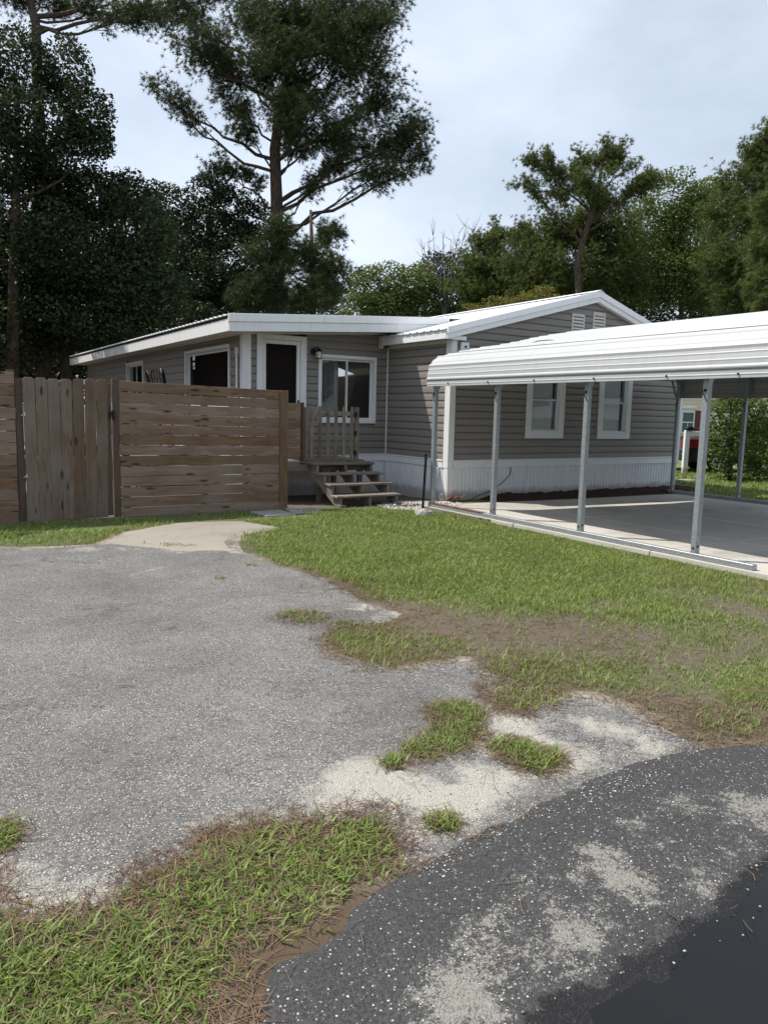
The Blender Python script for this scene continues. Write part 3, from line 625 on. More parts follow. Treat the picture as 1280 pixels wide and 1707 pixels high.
# ------------------------------------------------------------------ wooden boards
_bc = {}
def board(name, parent, p, L_, th, wd, m, ang=(0, 0, 0), bev=.004):
    """a plank: length along local x, thickness along y, width along z; p is its middle"""
    key = (round(L_, 3), round(th, 4), round(wd, 4), m.name)
    if key not in _bc:
        me = MB().box(-L_/2, L_/2, -th/2, th/2, -wd/2, wd/2).mesh(name, bev); me.materials.append(m); _bc[key] = me
    o = put(bpy.data.objects.new(name, _bc[key]), parent); o.location = p; o.rotation_euler = ang; return o
UPR = (0, -math.pi/2, 0)
FW = 11.35
def hfence(parent, u0, u1, y, z0, top0, top1, n, m, jit=.004):
    pit = ((top0+top1)/2-z0)/n
    for i in range(n):
        zc = z0+pit*(i+.5); tilt = -(top1-top0)/(u1-u0)*(i/n)+random.uniform(-.0015, .0015)
        L_ = u1-u0-random.choice((0, .004, .008)); gap = .002+random.random()*.011
        board('board', parent, ((u0+u1)/2+random.uniform(-jit, jit), y+random.uniform(-.003, .003), zc+(0)), L_, .024, round(pit-gap, 3), m, (random.uniform(-.02, .02), tilt, 0))
fn = thing('board_fence', 'brown horizontal board fence panel between the gate and the steps', 'fence', (3.9, FW, 0))
hfence(fn, 2.62, 5.135, FW, -.03, 1.965, 1.915, 13, M['fence'])
for u in (2.72, 3.9, 5.06): board('post', fn, (u, FW+.062, .92), 1.95, .09, .09, M['postwood'], UPR)
board('post', fn, (5.205, FW-.02, .94), 1.95, .035, .14, M['fence'], UPR); board('post', fn, (5.235, FW+.06, .94), 1.95, .09, .09, M['postwood'], UPR)
lf = thing('board_fence', 'horizontal board fence at far left edge, left of the picket gate', 'fence', (-.5, FW, 0))
hfence(lf, -1.9, 1.262, FW-.02, -.02, 2.03, 2.02, 13, M['fence']); hfence(lf, -4.9, -1.91, FW-.02, -.02, 2.03, 2.03, 13, M['fence'])
for u in (-4.8, -3.2, -1.9, -.4, 1.225): board('post', lf, (u, FW+.042, .99), 2.12, .09, .09, M['postwood'], UPR)
board('post', lf, (1.315, FW+.045, .94), 2.0, .09, .09, M['postwood'], UPR)
# vertical picket gate with dog-eared tops
gt = thing('picket_gate', 'tall brown gate of seven dog-eared vertical planks with a latch', 'gate', (1.92, FW, 0))
def dogear(w_, L_, th, c=.028):
    pl = [(-L_/2, -w_/2), (L_/2-c, -w_/2), (L_/2, -w_/2+c), (L_/2, w_/2-c), (L_/2-c, w_/2), (-L_/2, w_/2)]
    return MB().prism(pl, -th/2, th/2, lambda a, b, c_: (a, c_, b)).mesh('plank', .003)
u = 1.365
for i in range(7):
    w_ = .1485+random.uniform(-.002, .003); L_ = 1.965+random.uniform(-.012, .008)
    me = dogear(w_, L_, .02); me.materials.append(M['gatewood']); o = put(bpy.data.objects.new('plank', me), gt)
    o.location = (u+w_/2, FW-.035+random.uniform(-.003, .002), .005+L_/2-.01*(7-i)/7); o.rotation_euler = (0, -math.pi/2+.004*(i-2)+random.uniform(-.002, .002), 0)
    u += w_+.006
for z in (.35, 1.0, 1.65): board('rail', gt, (1.90, FW-.002, z), 1.02, .036, .085, M['postwood'])
board('stile', gt, (2.475, FW+.01, .97), 1.9, .03, .07, M['postwood'], UPR)
LP_ = board('post', gt, (2.575, FW+.035, .97), 2.03, .10, .085, M['postwood'], UPR)
for z in (.62, 1.46): MB().tube([(1.335, FW-.03, z-.02), (1.372, FW-.05, z+.02)], .012, 6).tube([(1.372, FW-.05, z-.02), (1.372, FW-.05, z+.03)], .014, 8).obj('hinge', M['chrome'], gt)
MB().box(2.47, 2.535, FW-.065, FW-.025, 1.47, 1.50).box(2.485, 2.50, FW-.075, FW-.05, 1.44, 1.53).box(2.515, 2.545, FW-.07, FW-.02, 1.40, 1.54).obj('latch', M['black'], gt, .003)
MB().box(2.50, 2.512, FW-.07, FW-.055, 1.54, 1.66).box(2.52, 2.54, FW-.068, FW-.05, 1.40, 1.47).obj('latch_bar', M['chrome'], gt, .002)

# ------------------------------------------------------------------ deck, rail, little gate and steps
dk = thing('wooden_deck', 'small weathered wooden deck at the door behind the picket gate', 'deck', (6.3, 12.6, 0))
y = 12.16
while y < WA-.06:
    board('deck_board', dk, (6.29, y+.07, .708), 1.86, .135, .028, M['oldwood']); y += .141
board('rim_joist', dk, (6.29, 12.135, .62), 1.86, .036, .185, M['oldwood']); board('rim_joist', dk, (7.2, 12.75, .60), 1.16, .036, .18, M['oldwood'], (0, 0, math.pi/2)); board('rim_joist', dk, (5.39, 12.75, .60), 1.16, .036, .18, M['oldwood'], (0, 0, math.pi/2))
for (u, y) in ((5.44, 12.2), (7.15, 12.2), (6.3, 12.2), (5.44, 13.2), (7.15, 13.2)): board('post', dk, (u, y, .235), .58, .085, .085, M['oldwood'], UPR)
for i, (z, w_) in enumerate(((.87, .16), (1.035, .16), (1.20, .16), (1.365, .16), (1.53, .16), (1.67, .11))): board('side_board', dk, (5.655, 12.118, z), .47, .022, w_, M['fence'])
board('post', dk, (5.915, 12.125, 1.23), 1.02, .075, .05, M['postwood'], UPR); board('post', dk, (5.46, 12.17, 1.23), 1.0, .08, .08, M['postwood'], UPR)
# little gate: round-topped pickets
lg = thing('deck_gate', 'waist-high gate of round-topped wooden pickets on the deck', 'gate', (6.5, 12.1, .72))
def roundtop(w_, L_, th):
    pl = [(-L_/2, -w_/2)]+[(L_/2-w_/2+w_/2*math.cos(q), w_/2*math.sin(q)) for q in np.linspace(-math.pi/2, math.pi/2, 8)]+[(-L_/2, w_/2)]
    return MB().prism(pl, -th/2, th/2, lambda a, b, c_: (a, c_, b)).mesh('picket', .002)
mp_ = roundtop(.062, .93, .02); mp_.materials.append(M['oldwood'])
for i in range(6):
    o = put(bpy.data.objects.new('picket', mp_), lg); o.location = (6.085+i*.1625, 12.075+random.uniform(-.002, .002), 1.225); o.rotation_euler = (0, -math.pi/2+random.uniform(-.008, .008), 0)
for z in (.86, 1.56): board('rail', lg, (6.50, 12.105, z), 1.02, .035, .085, M['oldwood'])
board('end_post', lg, (7.005, 12.09, 1.215), .93, .06, .075, M['oldwood'], UPR); board('end_post', lg, (5.985, 12.09, 1.205), .91, .05, .065, M['oldwood'], UPR)
for z in (.85, 1.21, 1.55): MB().box(6.935, 6.995, 12.052, 12.062, z-.04, z+.04).tube([(6.968, 12.05, z-.045), (6.968, 12.05, z+.045)], .012, 8).obj('hinge', M['black'], lg)
st_ = thing('wooden_steps', 'weathered four-tread wooden steps with open risers below the deck', 'steps', (6.65, 11.6, 0))
TR = [(11.99, .665), (11.70, .505), (11.41, .345), (11.12, .175)]
for i, (y, z) in enumerate(TR):
    cu = 6.655+(.02*i if i < 3 else .02)
    for dy in (-.066, .068): board('tread', st_, (cu+random.uniform(-.01, .01), y+.02+dy, z+random.uniform(-.003, .003)), 1.27, .130, .036, M['oldwood'], (random.uniform(-.02, .02), random.uniform(-.006, .006), random.uniform(-.006, .006)), .006)
def stringer(u, th, cut=True):
    pl = [(12.10, .645)]
    for i, (y, z) in enumerate(TR):
        zz = z-.022; pl += [(y+.15 if i else 12.10, zz), (y-.115, zz)]
        if i < 3: pl += [(y-.115, TR[i+1][1]-.022)]
        else: pl += [(y-.115, -.03)]
    pl += [(11.13, -.03), (12.10, .46)]
    q = [pl[0]]
    for p in pl[1:]:
        if abs(p[0]-q[-1][0])+abs(p[1]-q[-1][1]) > 1e-4: q.append(p)
    return MB().prism(q, u-th/2, u+th/2, lambda a, b, c: (c, a, b)).obj('stringer', M['oldwood'], st_, .003)
for u in (6.11, 6.68, 7.22): stringer(u, .04)
board('foot_block', st_, (6.12, 11.02, .0), .12, .14, .09, M['oldwood']); board('foot_block', st_, (7.22, 11.02, .0), .12, .14, .10, M['oldwood'])
# stepping pavers in front of the fence end
for i, (px, py, a_, lb) in enumerate(((455, 857, .1, 'grey square paver in the dirt by the fence end, left of two'), (508, 853, -.15, 'grey square paver beside the foot of the steps, right of two'))):
    p = gnd(px, py); o = tag(board('stepping_paver', None, (p.x, p.y, .0), .52, .50, .05, M['paver'], (.02, .01, a_), .008), lb, 'paver', 'pavers by the steps')

# ------------------------------------------------------------------ carport
CU0, CU1, CW0, CW1 = 7.62, 14.01, 10.60, 4.35
cpt = thing('carport', 'open metal carport with white ribbed roof and galvanized posts over concrete', 'carport', (10.8, 7.5, 0))
FPW = [10.50, 8.905, 7.10, 5.34]; BPW = [10.50, 8.95, 7.10, 5.34]
half = [(7.50, 2.055), (7.505, 2.24), (7.535, 2.38), (7.61, 2.49), (7.72, 2.555), (7.88, 2.60)]
CM = (CU0+CU1)/2
def section(off=0.0):
    rr = CM; zr = 2.60+(CM-7.88)*.205
    pts = half+[(CM, zr)]; pts = pts+[(2*CM-a, b) for a, b in half[::-1]]
    return [(a+(CM-a)/abs(CM-a+1e-9)*off*(1 if z < 2.5 else .3) if abs(a-CM) > .01 else a, z-off) for a, z in pts]
sec = section()
def resample(pts, step):
    out = []; acc = 0.0; L_ = 0
    for (a, b), (c, d) in zip(pts[:-1], pts[1:]):
        l = math.hypot(c-a, d-b); n = max(1, int(l/step))
        for i in range(n): out.append((a+(c-a)*i/n, b+(d-b)*i/n, L_+l*i/n))
        L_ += l
    out.append((*pts[-1], L_)); return out, L_
rs_, LT = resample(sec, .012)
def ribh(l):
    m = l % .235
    big = max(0, min(1, (.028-abs(m-.117))/.014))*.017
    sml = (max(0, min(1, (.010-abs(m-.038))/.006))+max(0, min(1, (.010-abs(m-.196))/.006)))*.005
    return big+sml
prof = []
for i, (a, z, l) in enumerate(rs_):
    a0, z0, _ = rs_[max(0, i-1)]; a1, z1, _ = rs_[min(len(rs_)-1, i+1)]
    tx, tz = a1-a0, z1-z0; q = math.hypot(tx, tz); h = ribh(l); prof.append((a-tz/q*h, z+tx/q*h, l))
npan = 9; 
wseg = [CW0, 8.9, 7.1, 5.4, CW1]
und = NT('carport_underside'); und.fin((.33, .33, .32), .55, .2, .4)
for k in range(npan):
    sel = [p for p in prof if LT*k/npan-1e-6 <= p[2] <= LT*(k+1)/npan+.012]
    sel = [(a, z) for a, z, _ in sel]; n = len(sel)
    mb = MB(); dz = .012*(k % 2)
    vs = [(a, w, z+dz-.0016*math.sin((w-CW0)*2.1+k)) for w in wseg for a, z in sel]+[(a+(.002 if a < CM else -.002), w, z+dz-.004) for w in wseg for a, z in sel]
    fs = []
    for j in range(len(wseg)-1):
        fs += [(j*n+i, j*n+i+1, (j+1)*n+i+1, (j+1)*n+i) for i in range(n-1)]
    T_ = len(wseg)*n; top = len(fs); fs += [tuple(T_+x for x in f)[::-1] for f in fs[:]]
    fs += [(i, i+1, T_+i+1, T_+i) for i in range(n-1)]+[((len(wseg)-1)*n+i, (len(wseg)-1)*n+i+1, T_+(len(wseg)-1)*n+i+1, T_+(len(wseg)-1)*n+i) for i in range(n-1)]
    me = bpy.data.meshes.new('roof_sheet'); me.from_pydata([tuple(v) for v in mb.add(vs, fs).v], [], mb.f); me.materials.append(M['carroof']); me.materials.append(und.m)
    for i in range(top, 2*top): me.polygons[i].material_index = 1
    put(bpy.data.objects.new('roof_sheet', me), cpt)
bow = section(.035)
for w in FPW:
    MB().prism([(a, z) for a, z in bow if z > 2.05]+[(a, z) for a, z in section(.095)[::-1] if z > 2.0], w-.03, w+.03, lambda a, b, c: (a, c, b)).obj('roof_bow', M['galv'], cpt)
for w0, u in [(w, CU0) for w in FPW]+[(w, CU1) for w in BPW]:
    po = MB().box(u-.036, u+.036, w0-.036, w0+.036, .055, 2.42).obj('post', M['galv'], cpt, .005)
    s_ = -1 if u == CU0 else 1
    MB().tube([(u-.036, w0, 1.93), (u-.048, w0, 1.93)], .016, 6).tube([(u-.036, w0, .14), (u-.044, w0, .14)], .012, 6).tube([(u-.01, w0-.036, .16), (u-.01, w0-.046, .16)], .012, 6).obj('bolt', M['black'], po)
    MB().tube([(u-.05, w0-.01, 1.95), (u-.055, w0+.02, 1.90), (u-.05, w0-.02, 1.83), (u-.045, w0-.035, 1.80)], .005, 5).obj('tie_wire', M['black'], po)
for u in (CU0, CU1):
    MB().box(u-.040, u+.040, CW1+.25, CW0-.02, .013, .078).obj('base_rail', M['galv'], cpt, .006)
MB().box(CU0-.052, CU0+.03, 9.1, CW0-.04, .0785, .086).obj('rust_plate', M['rust'], cpt, .002)
MB().box(CU0-.041, CU1+.041, CW0-.075, CW0-.035, 2.062, 2.12).obj('front_tie', M['galv'], cpt) if False else None
for u, s_ in ((CU0, 1), (CU1, -1)):
    for w in FPW: MB().tube([(u+s_*.03, w, 1.98), (u+s_*.36, w, 2.62)], .022, 4).obj('knee_brace', M['galv'], cpt)
for w in (10.0, 9.0, 8.0, 6.9, 5.8, 4.9): MB().tube([(7.496, w, 2.095), (7.484, w, 2.095)], .012, 6).obj('roof_screw', M['black'], cpt)
# timber sill below the front rail
tag(board('timber_sill', None, (7.545, 9.75, -.035), 1.75, .09, .085, M['oldwood'], (0, 0, math.pi/2)), 'weathered timber under the carport rail at the house corner', 'timber')
# black pole propped on the first post
bp = thing('black_pole', 'thin black pole propped against the first carport post', 'pole', (7.50, 10.56, 0))
MB().tube([(7.49, 10.60, -.05), (7.50, 10.585, .45), (7.505, 10.57, .86)], .022, 8).obj('shaft', M['black'], bp); MB().tube([(7.505, 10.57, .86), (7.505, 10.57, .92)], [.012, .016], 8).tube([(7.47, 10.57, .885), (7.54, 10.57, .885)], .01, 6).obj('valve_head', M['black'], bp)
# broken terracotta and a concrete chunk
terr = plain('terracotta', (.30, .13, .075), .85, 0, .3, 20); ck = conc_mat('rubble_grey', (.25, .24, .21), (.42, .40, .36))
def lump(name, p, r_, m, seed, label, cat, sc=(1, 1, .6)):
    bm = bmesh.new(); bmesh.ops.create_icosphere(bm, subdivisions=2, radius=1); rg = random.Random(seed)
    for v in bm.verts:
        q = v.co; k_ = max(abs(q.x), abs(q.y), abs(q.z)); v.co = q/k_*.55+q*.45; v.co *= 1+rg.uniform(-.12, .12)
        v.co = Vector((v.co.x*r_*sc[0], v.co.y*r_*sc[1], v.co.z*r_*sc[2]))
    me = bpy.data.meshes.new(name); bm.to_mesh(me); bm.free(); me.materials.append(m); o = bpy.data.objects.new(name, me); COL.objects.link(o); o.location = p; o.rotation_euler = (0, 0, rg.uniform(0, 3)); return tag(o, label, cat)
pc = gnd(706, 858); lump('concrete_chunk', (pc.x, pc.y, .0), .13, ck, 3, 'rough grey concrete chunk in the grass beside first carport post', 'rubble', (1, .9, .8))
tb = gnd(757, 836); tl = thing('broken_tile', 'broken terracotta tiles lying at the house corner', 'tile', (tb.x, tb.y, 0))
for i in range(3):
    o = board('shard', tl, (tb.x-.1+.12*i, tb.y-.02*i, .06+.01*i), .2, .02, .13, terr, (1.0, .1*i, .5+.3*i), .004)
pc = gnd(739, 833); lump('limestone_chunk', (pc.x, pc.y, .04), .11, conc_mat('pale_rubble', (.5, .48, .44), (.66, .64, .6)), 5, 'pale broken stone lying against the white skirting corner', 'rubble', (.8, .8, .9))
# mulch bed
mul = NT('bark_mulch'); mul.bump(mul.noise(mul.pos(), 60, 5, .7), 1, .03); mul.fin(mul.ramp(mul.noise(mul.pos(), 45, 5, .7), (.3, (.018, .012, .009)), (.7, (.085, .050, .036))), .95, 0, .1)
X, Y = np.meshgrid(np.arange(8.9, 15.2, .06), np.arange(10.2, 11.3, .06), indexing='ij')
Z = -.05+.13*sm(10.38, 10.75, Y+.1*fbm(X, Y, 2, 5))*sm(8.9, 9.7, X)+.07*fbm(X, Y, 5, 7)+.06*fbm(X, Y, 13, 8)
tag(sheet('mulch_bed', X, Y, Z, None, mul.m, {}), kind='structure')

# ------------------------------------------------------------------ behind the fence: stacked iron patio chairs
def iron_chair(loc, rz, label, zoff=0):
    c = thing('patio_chair', label, 'chair', loc, 'black iron patio chairs behind the fence')
    R_ = Matrix.Rotation(rz, 3, 'Z'); P = lambda x, y, z: tuple(R_ @ Vector((x, y, z))+Vector(loc))
    MB().tube([P(-.24, .2, .45), P(-.25, .28, .95), P(-.16, .30, 1.04), P(.16, .30, 1.04), P(.25, .28, .95), P(.24, .2, .45)], .016, 6).obj('back_frame', M['black'], c)
    for x in (-.12, 0, .12): MB().tube([P(x, .21, .5), P(x, .29, 1.03)], .009, 5).obj('back_bar', M['black'], c)
    for z in (.68, .86): MB().tube([P(-.25, .25, z), P(.25, .25, z)], .010, 5).obj('cross_bar', M['black'], c)
    MB().box(-.24, .24, -.24, .22, .43, .45, lambda x, y, z: P(x, y, z)).obj('seat', M['black'], c)
    for x in (-.22, .22):
        for y in (-.22, .2): MB().tube([P(x*1.05, y*1.05, 0), P(x, y, .44)], .013, 6).obj('leg', M['black'], c)
        MB().tube([P(x, -.2, .44), P(x*1.1, -.2, .66), P(x*1.1, .24, .68)], .013, 6).obj('armrest', M['black'], c)
ch_z = 1.02
bd = thing('wooden_deck', 'long low wooden deck behind the fence along the addition wall', 'deck', (4.4, 16.6, -.05))
for i in range(10): board('deck_board', bd, (3.77+i*.145, 16.6, .575), 3.8, .138, .03, M['oldwood'], (0, 0, math.pi/2))
for (u, y) in ((3.8, 14.8), (3.8, 18.4), (5.1, 14.8), (5.1, 18.4), (4.4, 16.6)): board('post', bd, (u, y, .25), .61, .09, .09, M['oldwood'], UPR)
pt = thing('patio_table', 'black iron patio table behind the board fence under the chairs', 'table', (4.65, 16.7, .59))
MB().box(4.15, 5.15, 14.9, 17.0, 1.285, 1.32).obj('table_top', M['black'], pt, .01)
for x in (4.25, 5.05):
    for y in (15.0, 16.9): MB().tube([(x, y, .59), (x, y, 1.285)], .025, 8).obj('leg', M['black'], pt)
for (y, rz, lb) in ((15.35, 1.2, 'black iron chair above the fence top, nearest the big window'), (15.9, 1.75, 'black iron chair above the fence top, middle of three'), (16.5, 1.4, 'black iron chair above the fence top, nearest the small window')):
    iron_chair((4.70, y, 1.32), rz, lb)

# ------------------------------------------------------------------ foliage tools
def unit(n):
    v = RNG.normal(size=(n, 3)); return v/np.linalg.norm(v, axis=1, keepdims=True)
def leaves(C, size, up=.35):
    n = len(C); a = unit(n); a[:, 2] *= .6; nrm = unit(n); nrm[:, 2] += up; b = np.cross(nrm, a); b /= np.linalg.norm(b, axis=1, keepdims=True)+1e-9
    a /= np.linalg.norm(a, axis=1, keepdims=True); s = size*RNG.uniform(.6, 1.25, (n, 1)); c = np.cross(a, b)
    V = np.stack([C-a*s*.55, C+b*s*.32+c*s*.08, C+a*s*.55, C-b*s*.32+c*s*.08], 1).reshape(-1, 3)
    return V, np.arange(4*n).reshape(n, 4)
def needles(C, D, ln, wd, k):
    n = len(C); C = np.repeat(C, k, 0); D = np.repeat(D, k, 0); d = D*.55+unit(n*k); d[:, 2] += .12; d /= np.linalg.norm(d, axis=1, keepdims=True)
    sd = np.cross(d, unit(n*k)); sd /= np.linalg.norm(sd, axis=1, keepdims=True)+1e-9; l = ln*RNG.uniform(.65, 1.2, (n*k, 1))
    V = np.stack([C+sd*wd*.5, C-sd*wd*.5, C+d*l-np.array([0, 0, 1])*l*.12], 1).reshape(-1, 3)
    return V, np.arange(3*n*k).reshape(n*k, 3)
def bez(a, b, c, n=7): return [a*(1-t)**2+b*2*t*(1-t)+c*t*t for t in np.linspace(0, 1, n)]
def tree(name, label, kind, d, trunk, clusters, mat_, dens=1.0, group=None, bark_=None, r0=.26, leafsize=.12, ground_z=-.05, limb_y=60, k_limb=.28, nlen=.20, dscale=1.0, fat=1.12):
    """trunk: pixel polyline from the base up at depth d; clusters: (x, y, rx, ry, metres nearer/farther)"""
    bark_ = bark_ or M['bark']; px = d/CF
    tp = [atd(x, y, d) for x, y in trunk]; b0 = tp[0].copy(); b0.z = ground_z
    t_ = thing(name, label, 'tree', (b0.x, b0.y, ground_z), group)
    tp = [b0]+[p for p in tp if p.z > .6]; kk = len(tp)
    MB().tube(tp, [r0*(1-.72*i/(kk-1)) for i in range(kk)], 9).obj('trunk', bark_, t_, 0, True)
    br = MB(); Vs = []; Fs = []; nv = 0; fw_ = np.array(VF)
    tpa = np.array(tp); ty = [trunk[0][1]+400]+[y for x, y in trunk][-(kk-1):]
    for (x, y, rx, ry, dz) in clusters:
        rx, ry = rx*fat, ry*fat
        c = np.array(atd(x, y, d+dz)); rx_, ry_ = rx*px, ry*px
        # limb from the trunk
        want = y+limb_y+k_limb*abs(x-np.interp(y, [q[1] for q in trunk[::-1]], [q[0] for q in trunk[::-1]]))
        ys = np.array(ty[::-1], float); w_ = np.clip(want, ys[0], ys[-1])
        st = np.array([np.interp(w_, ys, tpa[::-1, i]) for i in range(3)])
        L_ = np.linalg.norm(c-st); mid = (st+c)/2+np.array([0, 0, -.10*L_])+unit(1)[0]*L_*.10
        limb = bez(st, mid, c, 8); rb = min(r0*.42, .025+.010*L_)
        for i_ in range(1, 7): limb[i_] = limb[i_]+unit(1)[0]*.035*L_
        br.tube([Vector(p) for p in limb], list(np.linspace(rb, rb*.28, 8)), 6, False)
        area = math.pi*rx*ry
        ns = max(6, int(area/300)) if kind == 'pine' else max(4, int(area/900))
        tips = []
        for s in range(ns):
            q = unit(1)[0]*RNG.uniform(.55, 1.0); e = c+(np.array(VR)*q[0]*rx_+fw_*q[1]*(rx_+ry_)*.5*dscale+np.array([0, 0, 1])*q[2]*ry_)
            o = np.array(limb[RNG.integers(3, 8)]); m_ = (o+e)/2+unit(1)[0]*.18
            bz = bez(o, m_, e, 4); br.tube([Vector(p) for p in bz], [rb*.26, rb*.18, rb*.12, .007], 4, False); tips.append((o, m_, e))
        if kind == 'pine':
            n = max(10, int(area*dens/11)); T = [tips[i] for i in RNG.integers(0, len(tips), n)]
            f = RNG.uniform(.35, 1.08, (n, 1)); o = np.array([q[0] for q in T]); m_ = np.array([q[1] for q in T]); e = np.array([q[2] for q in T])
            P = o*(1-f)**2+m_*2*f*(1-f)+e*f*f+RNG.normal(0, .06+.17*ry_, (n, 3)); D = (e-o); D /= np.linalg.norm(D, axis=1, keepdims=True)+1e-9
            V, F = needles(P, D+np.array([0, 0, .35]), nlen*(d/32)**.5, .021*(d/32), 17)
        else:
            n = int(area*dens*.36*(.12/leafsize)**2*(d/28)**2*.9)
            T = [tips[i] for i in RNG.integers(0, len(tips), n)]; e = np.array([q[2] for q in T])
            g = unit(n)*(RNG.uniform(.25, 1, (n, 1))**.5)*np.array([.50, .50, .42])
            half_ = RNG.random((n, 1)) < .5; sh = unit(n)*(RNG.uniform(.3, 1.0, (n, 1))**.45)
            P1 = e+g*np.array([rx_, rx_, ry_]); P2 = c+sh*np.array([rx_, (rx_+ry_)*.5*dscale, ry_])
            P = np.where(half_, P1, P2); V, F = leaves(P, leafsize)
        Vs.append(V); Fs.append(F+nv); nv += len(V)
    br.obj('branches', bark_, t_, 0, False)
    cr_ = np_mesh('crown', np.concatenate(Vs), np.concatenate(Fs), mat_, t_)
    return t_

# main pine behind the house
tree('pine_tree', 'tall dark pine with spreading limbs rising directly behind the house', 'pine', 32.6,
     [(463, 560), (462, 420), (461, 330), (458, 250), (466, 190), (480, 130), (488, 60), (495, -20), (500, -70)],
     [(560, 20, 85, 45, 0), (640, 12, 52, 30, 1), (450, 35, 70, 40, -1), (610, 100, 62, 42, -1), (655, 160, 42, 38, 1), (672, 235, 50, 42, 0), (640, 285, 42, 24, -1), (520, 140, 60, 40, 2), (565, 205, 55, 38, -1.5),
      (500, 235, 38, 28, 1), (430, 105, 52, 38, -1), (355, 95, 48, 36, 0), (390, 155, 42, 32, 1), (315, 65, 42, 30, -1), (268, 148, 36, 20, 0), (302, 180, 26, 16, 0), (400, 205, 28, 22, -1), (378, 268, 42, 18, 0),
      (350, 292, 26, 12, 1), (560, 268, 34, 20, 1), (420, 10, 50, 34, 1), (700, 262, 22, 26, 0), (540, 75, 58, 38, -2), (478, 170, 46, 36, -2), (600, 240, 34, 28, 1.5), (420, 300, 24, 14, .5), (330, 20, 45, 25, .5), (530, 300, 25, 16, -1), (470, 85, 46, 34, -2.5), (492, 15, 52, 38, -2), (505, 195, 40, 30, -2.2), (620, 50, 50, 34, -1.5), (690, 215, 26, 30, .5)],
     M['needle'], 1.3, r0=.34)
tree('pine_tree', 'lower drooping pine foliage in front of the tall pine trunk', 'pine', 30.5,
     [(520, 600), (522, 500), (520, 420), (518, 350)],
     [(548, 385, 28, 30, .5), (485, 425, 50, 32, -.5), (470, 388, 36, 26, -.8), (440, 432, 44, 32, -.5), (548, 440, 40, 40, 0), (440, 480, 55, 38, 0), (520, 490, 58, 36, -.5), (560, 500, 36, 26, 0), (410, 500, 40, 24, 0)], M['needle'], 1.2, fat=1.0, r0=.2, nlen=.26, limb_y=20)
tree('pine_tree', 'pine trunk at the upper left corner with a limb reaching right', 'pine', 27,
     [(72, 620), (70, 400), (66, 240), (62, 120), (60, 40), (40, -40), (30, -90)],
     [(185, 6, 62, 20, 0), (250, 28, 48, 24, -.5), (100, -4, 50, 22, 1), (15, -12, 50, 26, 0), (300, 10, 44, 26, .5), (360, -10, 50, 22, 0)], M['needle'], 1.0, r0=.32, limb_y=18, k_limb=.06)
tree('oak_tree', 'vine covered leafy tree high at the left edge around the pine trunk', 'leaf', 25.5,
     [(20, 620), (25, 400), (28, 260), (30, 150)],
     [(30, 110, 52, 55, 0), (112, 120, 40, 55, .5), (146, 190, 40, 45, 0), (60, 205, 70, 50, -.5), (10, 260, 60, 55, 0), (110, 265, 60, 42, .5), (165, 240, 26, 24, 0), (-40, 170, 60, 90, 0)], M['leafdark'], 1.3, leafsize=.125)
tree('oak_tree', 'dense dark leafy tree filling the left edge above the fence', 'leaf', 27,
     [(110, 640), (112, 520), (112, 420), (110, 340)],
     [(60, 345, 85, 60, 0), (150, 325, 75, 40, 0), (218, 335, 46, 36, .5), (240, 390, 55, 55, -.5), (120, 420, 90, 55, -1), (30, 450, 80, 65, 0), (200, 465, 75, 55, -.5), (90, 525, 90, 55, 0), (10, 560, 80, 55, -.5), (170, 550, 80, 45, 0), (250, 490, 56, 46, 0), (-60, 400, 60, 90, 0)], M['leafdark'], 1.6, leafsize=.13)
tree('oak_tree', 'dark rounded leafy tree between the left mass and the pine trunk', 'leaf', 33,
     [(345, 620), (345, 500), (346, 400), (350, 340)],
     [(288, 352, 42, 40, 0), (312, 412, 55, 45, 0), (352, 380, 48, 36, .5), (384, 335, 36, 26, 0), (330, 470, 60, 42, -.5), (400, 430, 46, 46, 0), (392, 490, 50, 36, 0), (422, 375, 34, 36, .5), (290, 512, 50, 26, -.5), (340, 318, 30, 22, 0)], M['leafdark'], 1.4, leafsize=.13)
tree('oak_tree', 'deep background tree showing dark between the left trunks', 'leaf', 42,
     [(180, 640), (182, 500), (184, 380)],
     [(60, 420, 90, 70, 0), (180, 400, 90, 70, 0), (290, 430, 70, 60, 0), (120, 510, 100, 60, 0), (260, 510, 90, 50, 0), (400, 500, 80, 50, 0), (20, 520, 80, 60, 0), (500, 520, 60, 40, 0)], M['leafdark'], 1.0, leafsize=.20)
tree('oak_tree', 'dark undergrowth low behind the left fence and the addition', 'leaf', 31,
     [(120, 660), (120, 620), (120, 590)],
     [(-20, 600, 70, 46, 0), (60, 590, 70, 50, 0), (150, 585, 70, 46, 0), (230, 560, 60, 40, 0), (-90, 570, 60, 60, 0), (100, 620, 90, 30, 0), (-10, 640, 90, 30, 0), (200, 620, 90, 30, 0), (320, 540, 60, 34, 0)], M['leafdark'], 1.1, leafsize=.15, r0=.12)
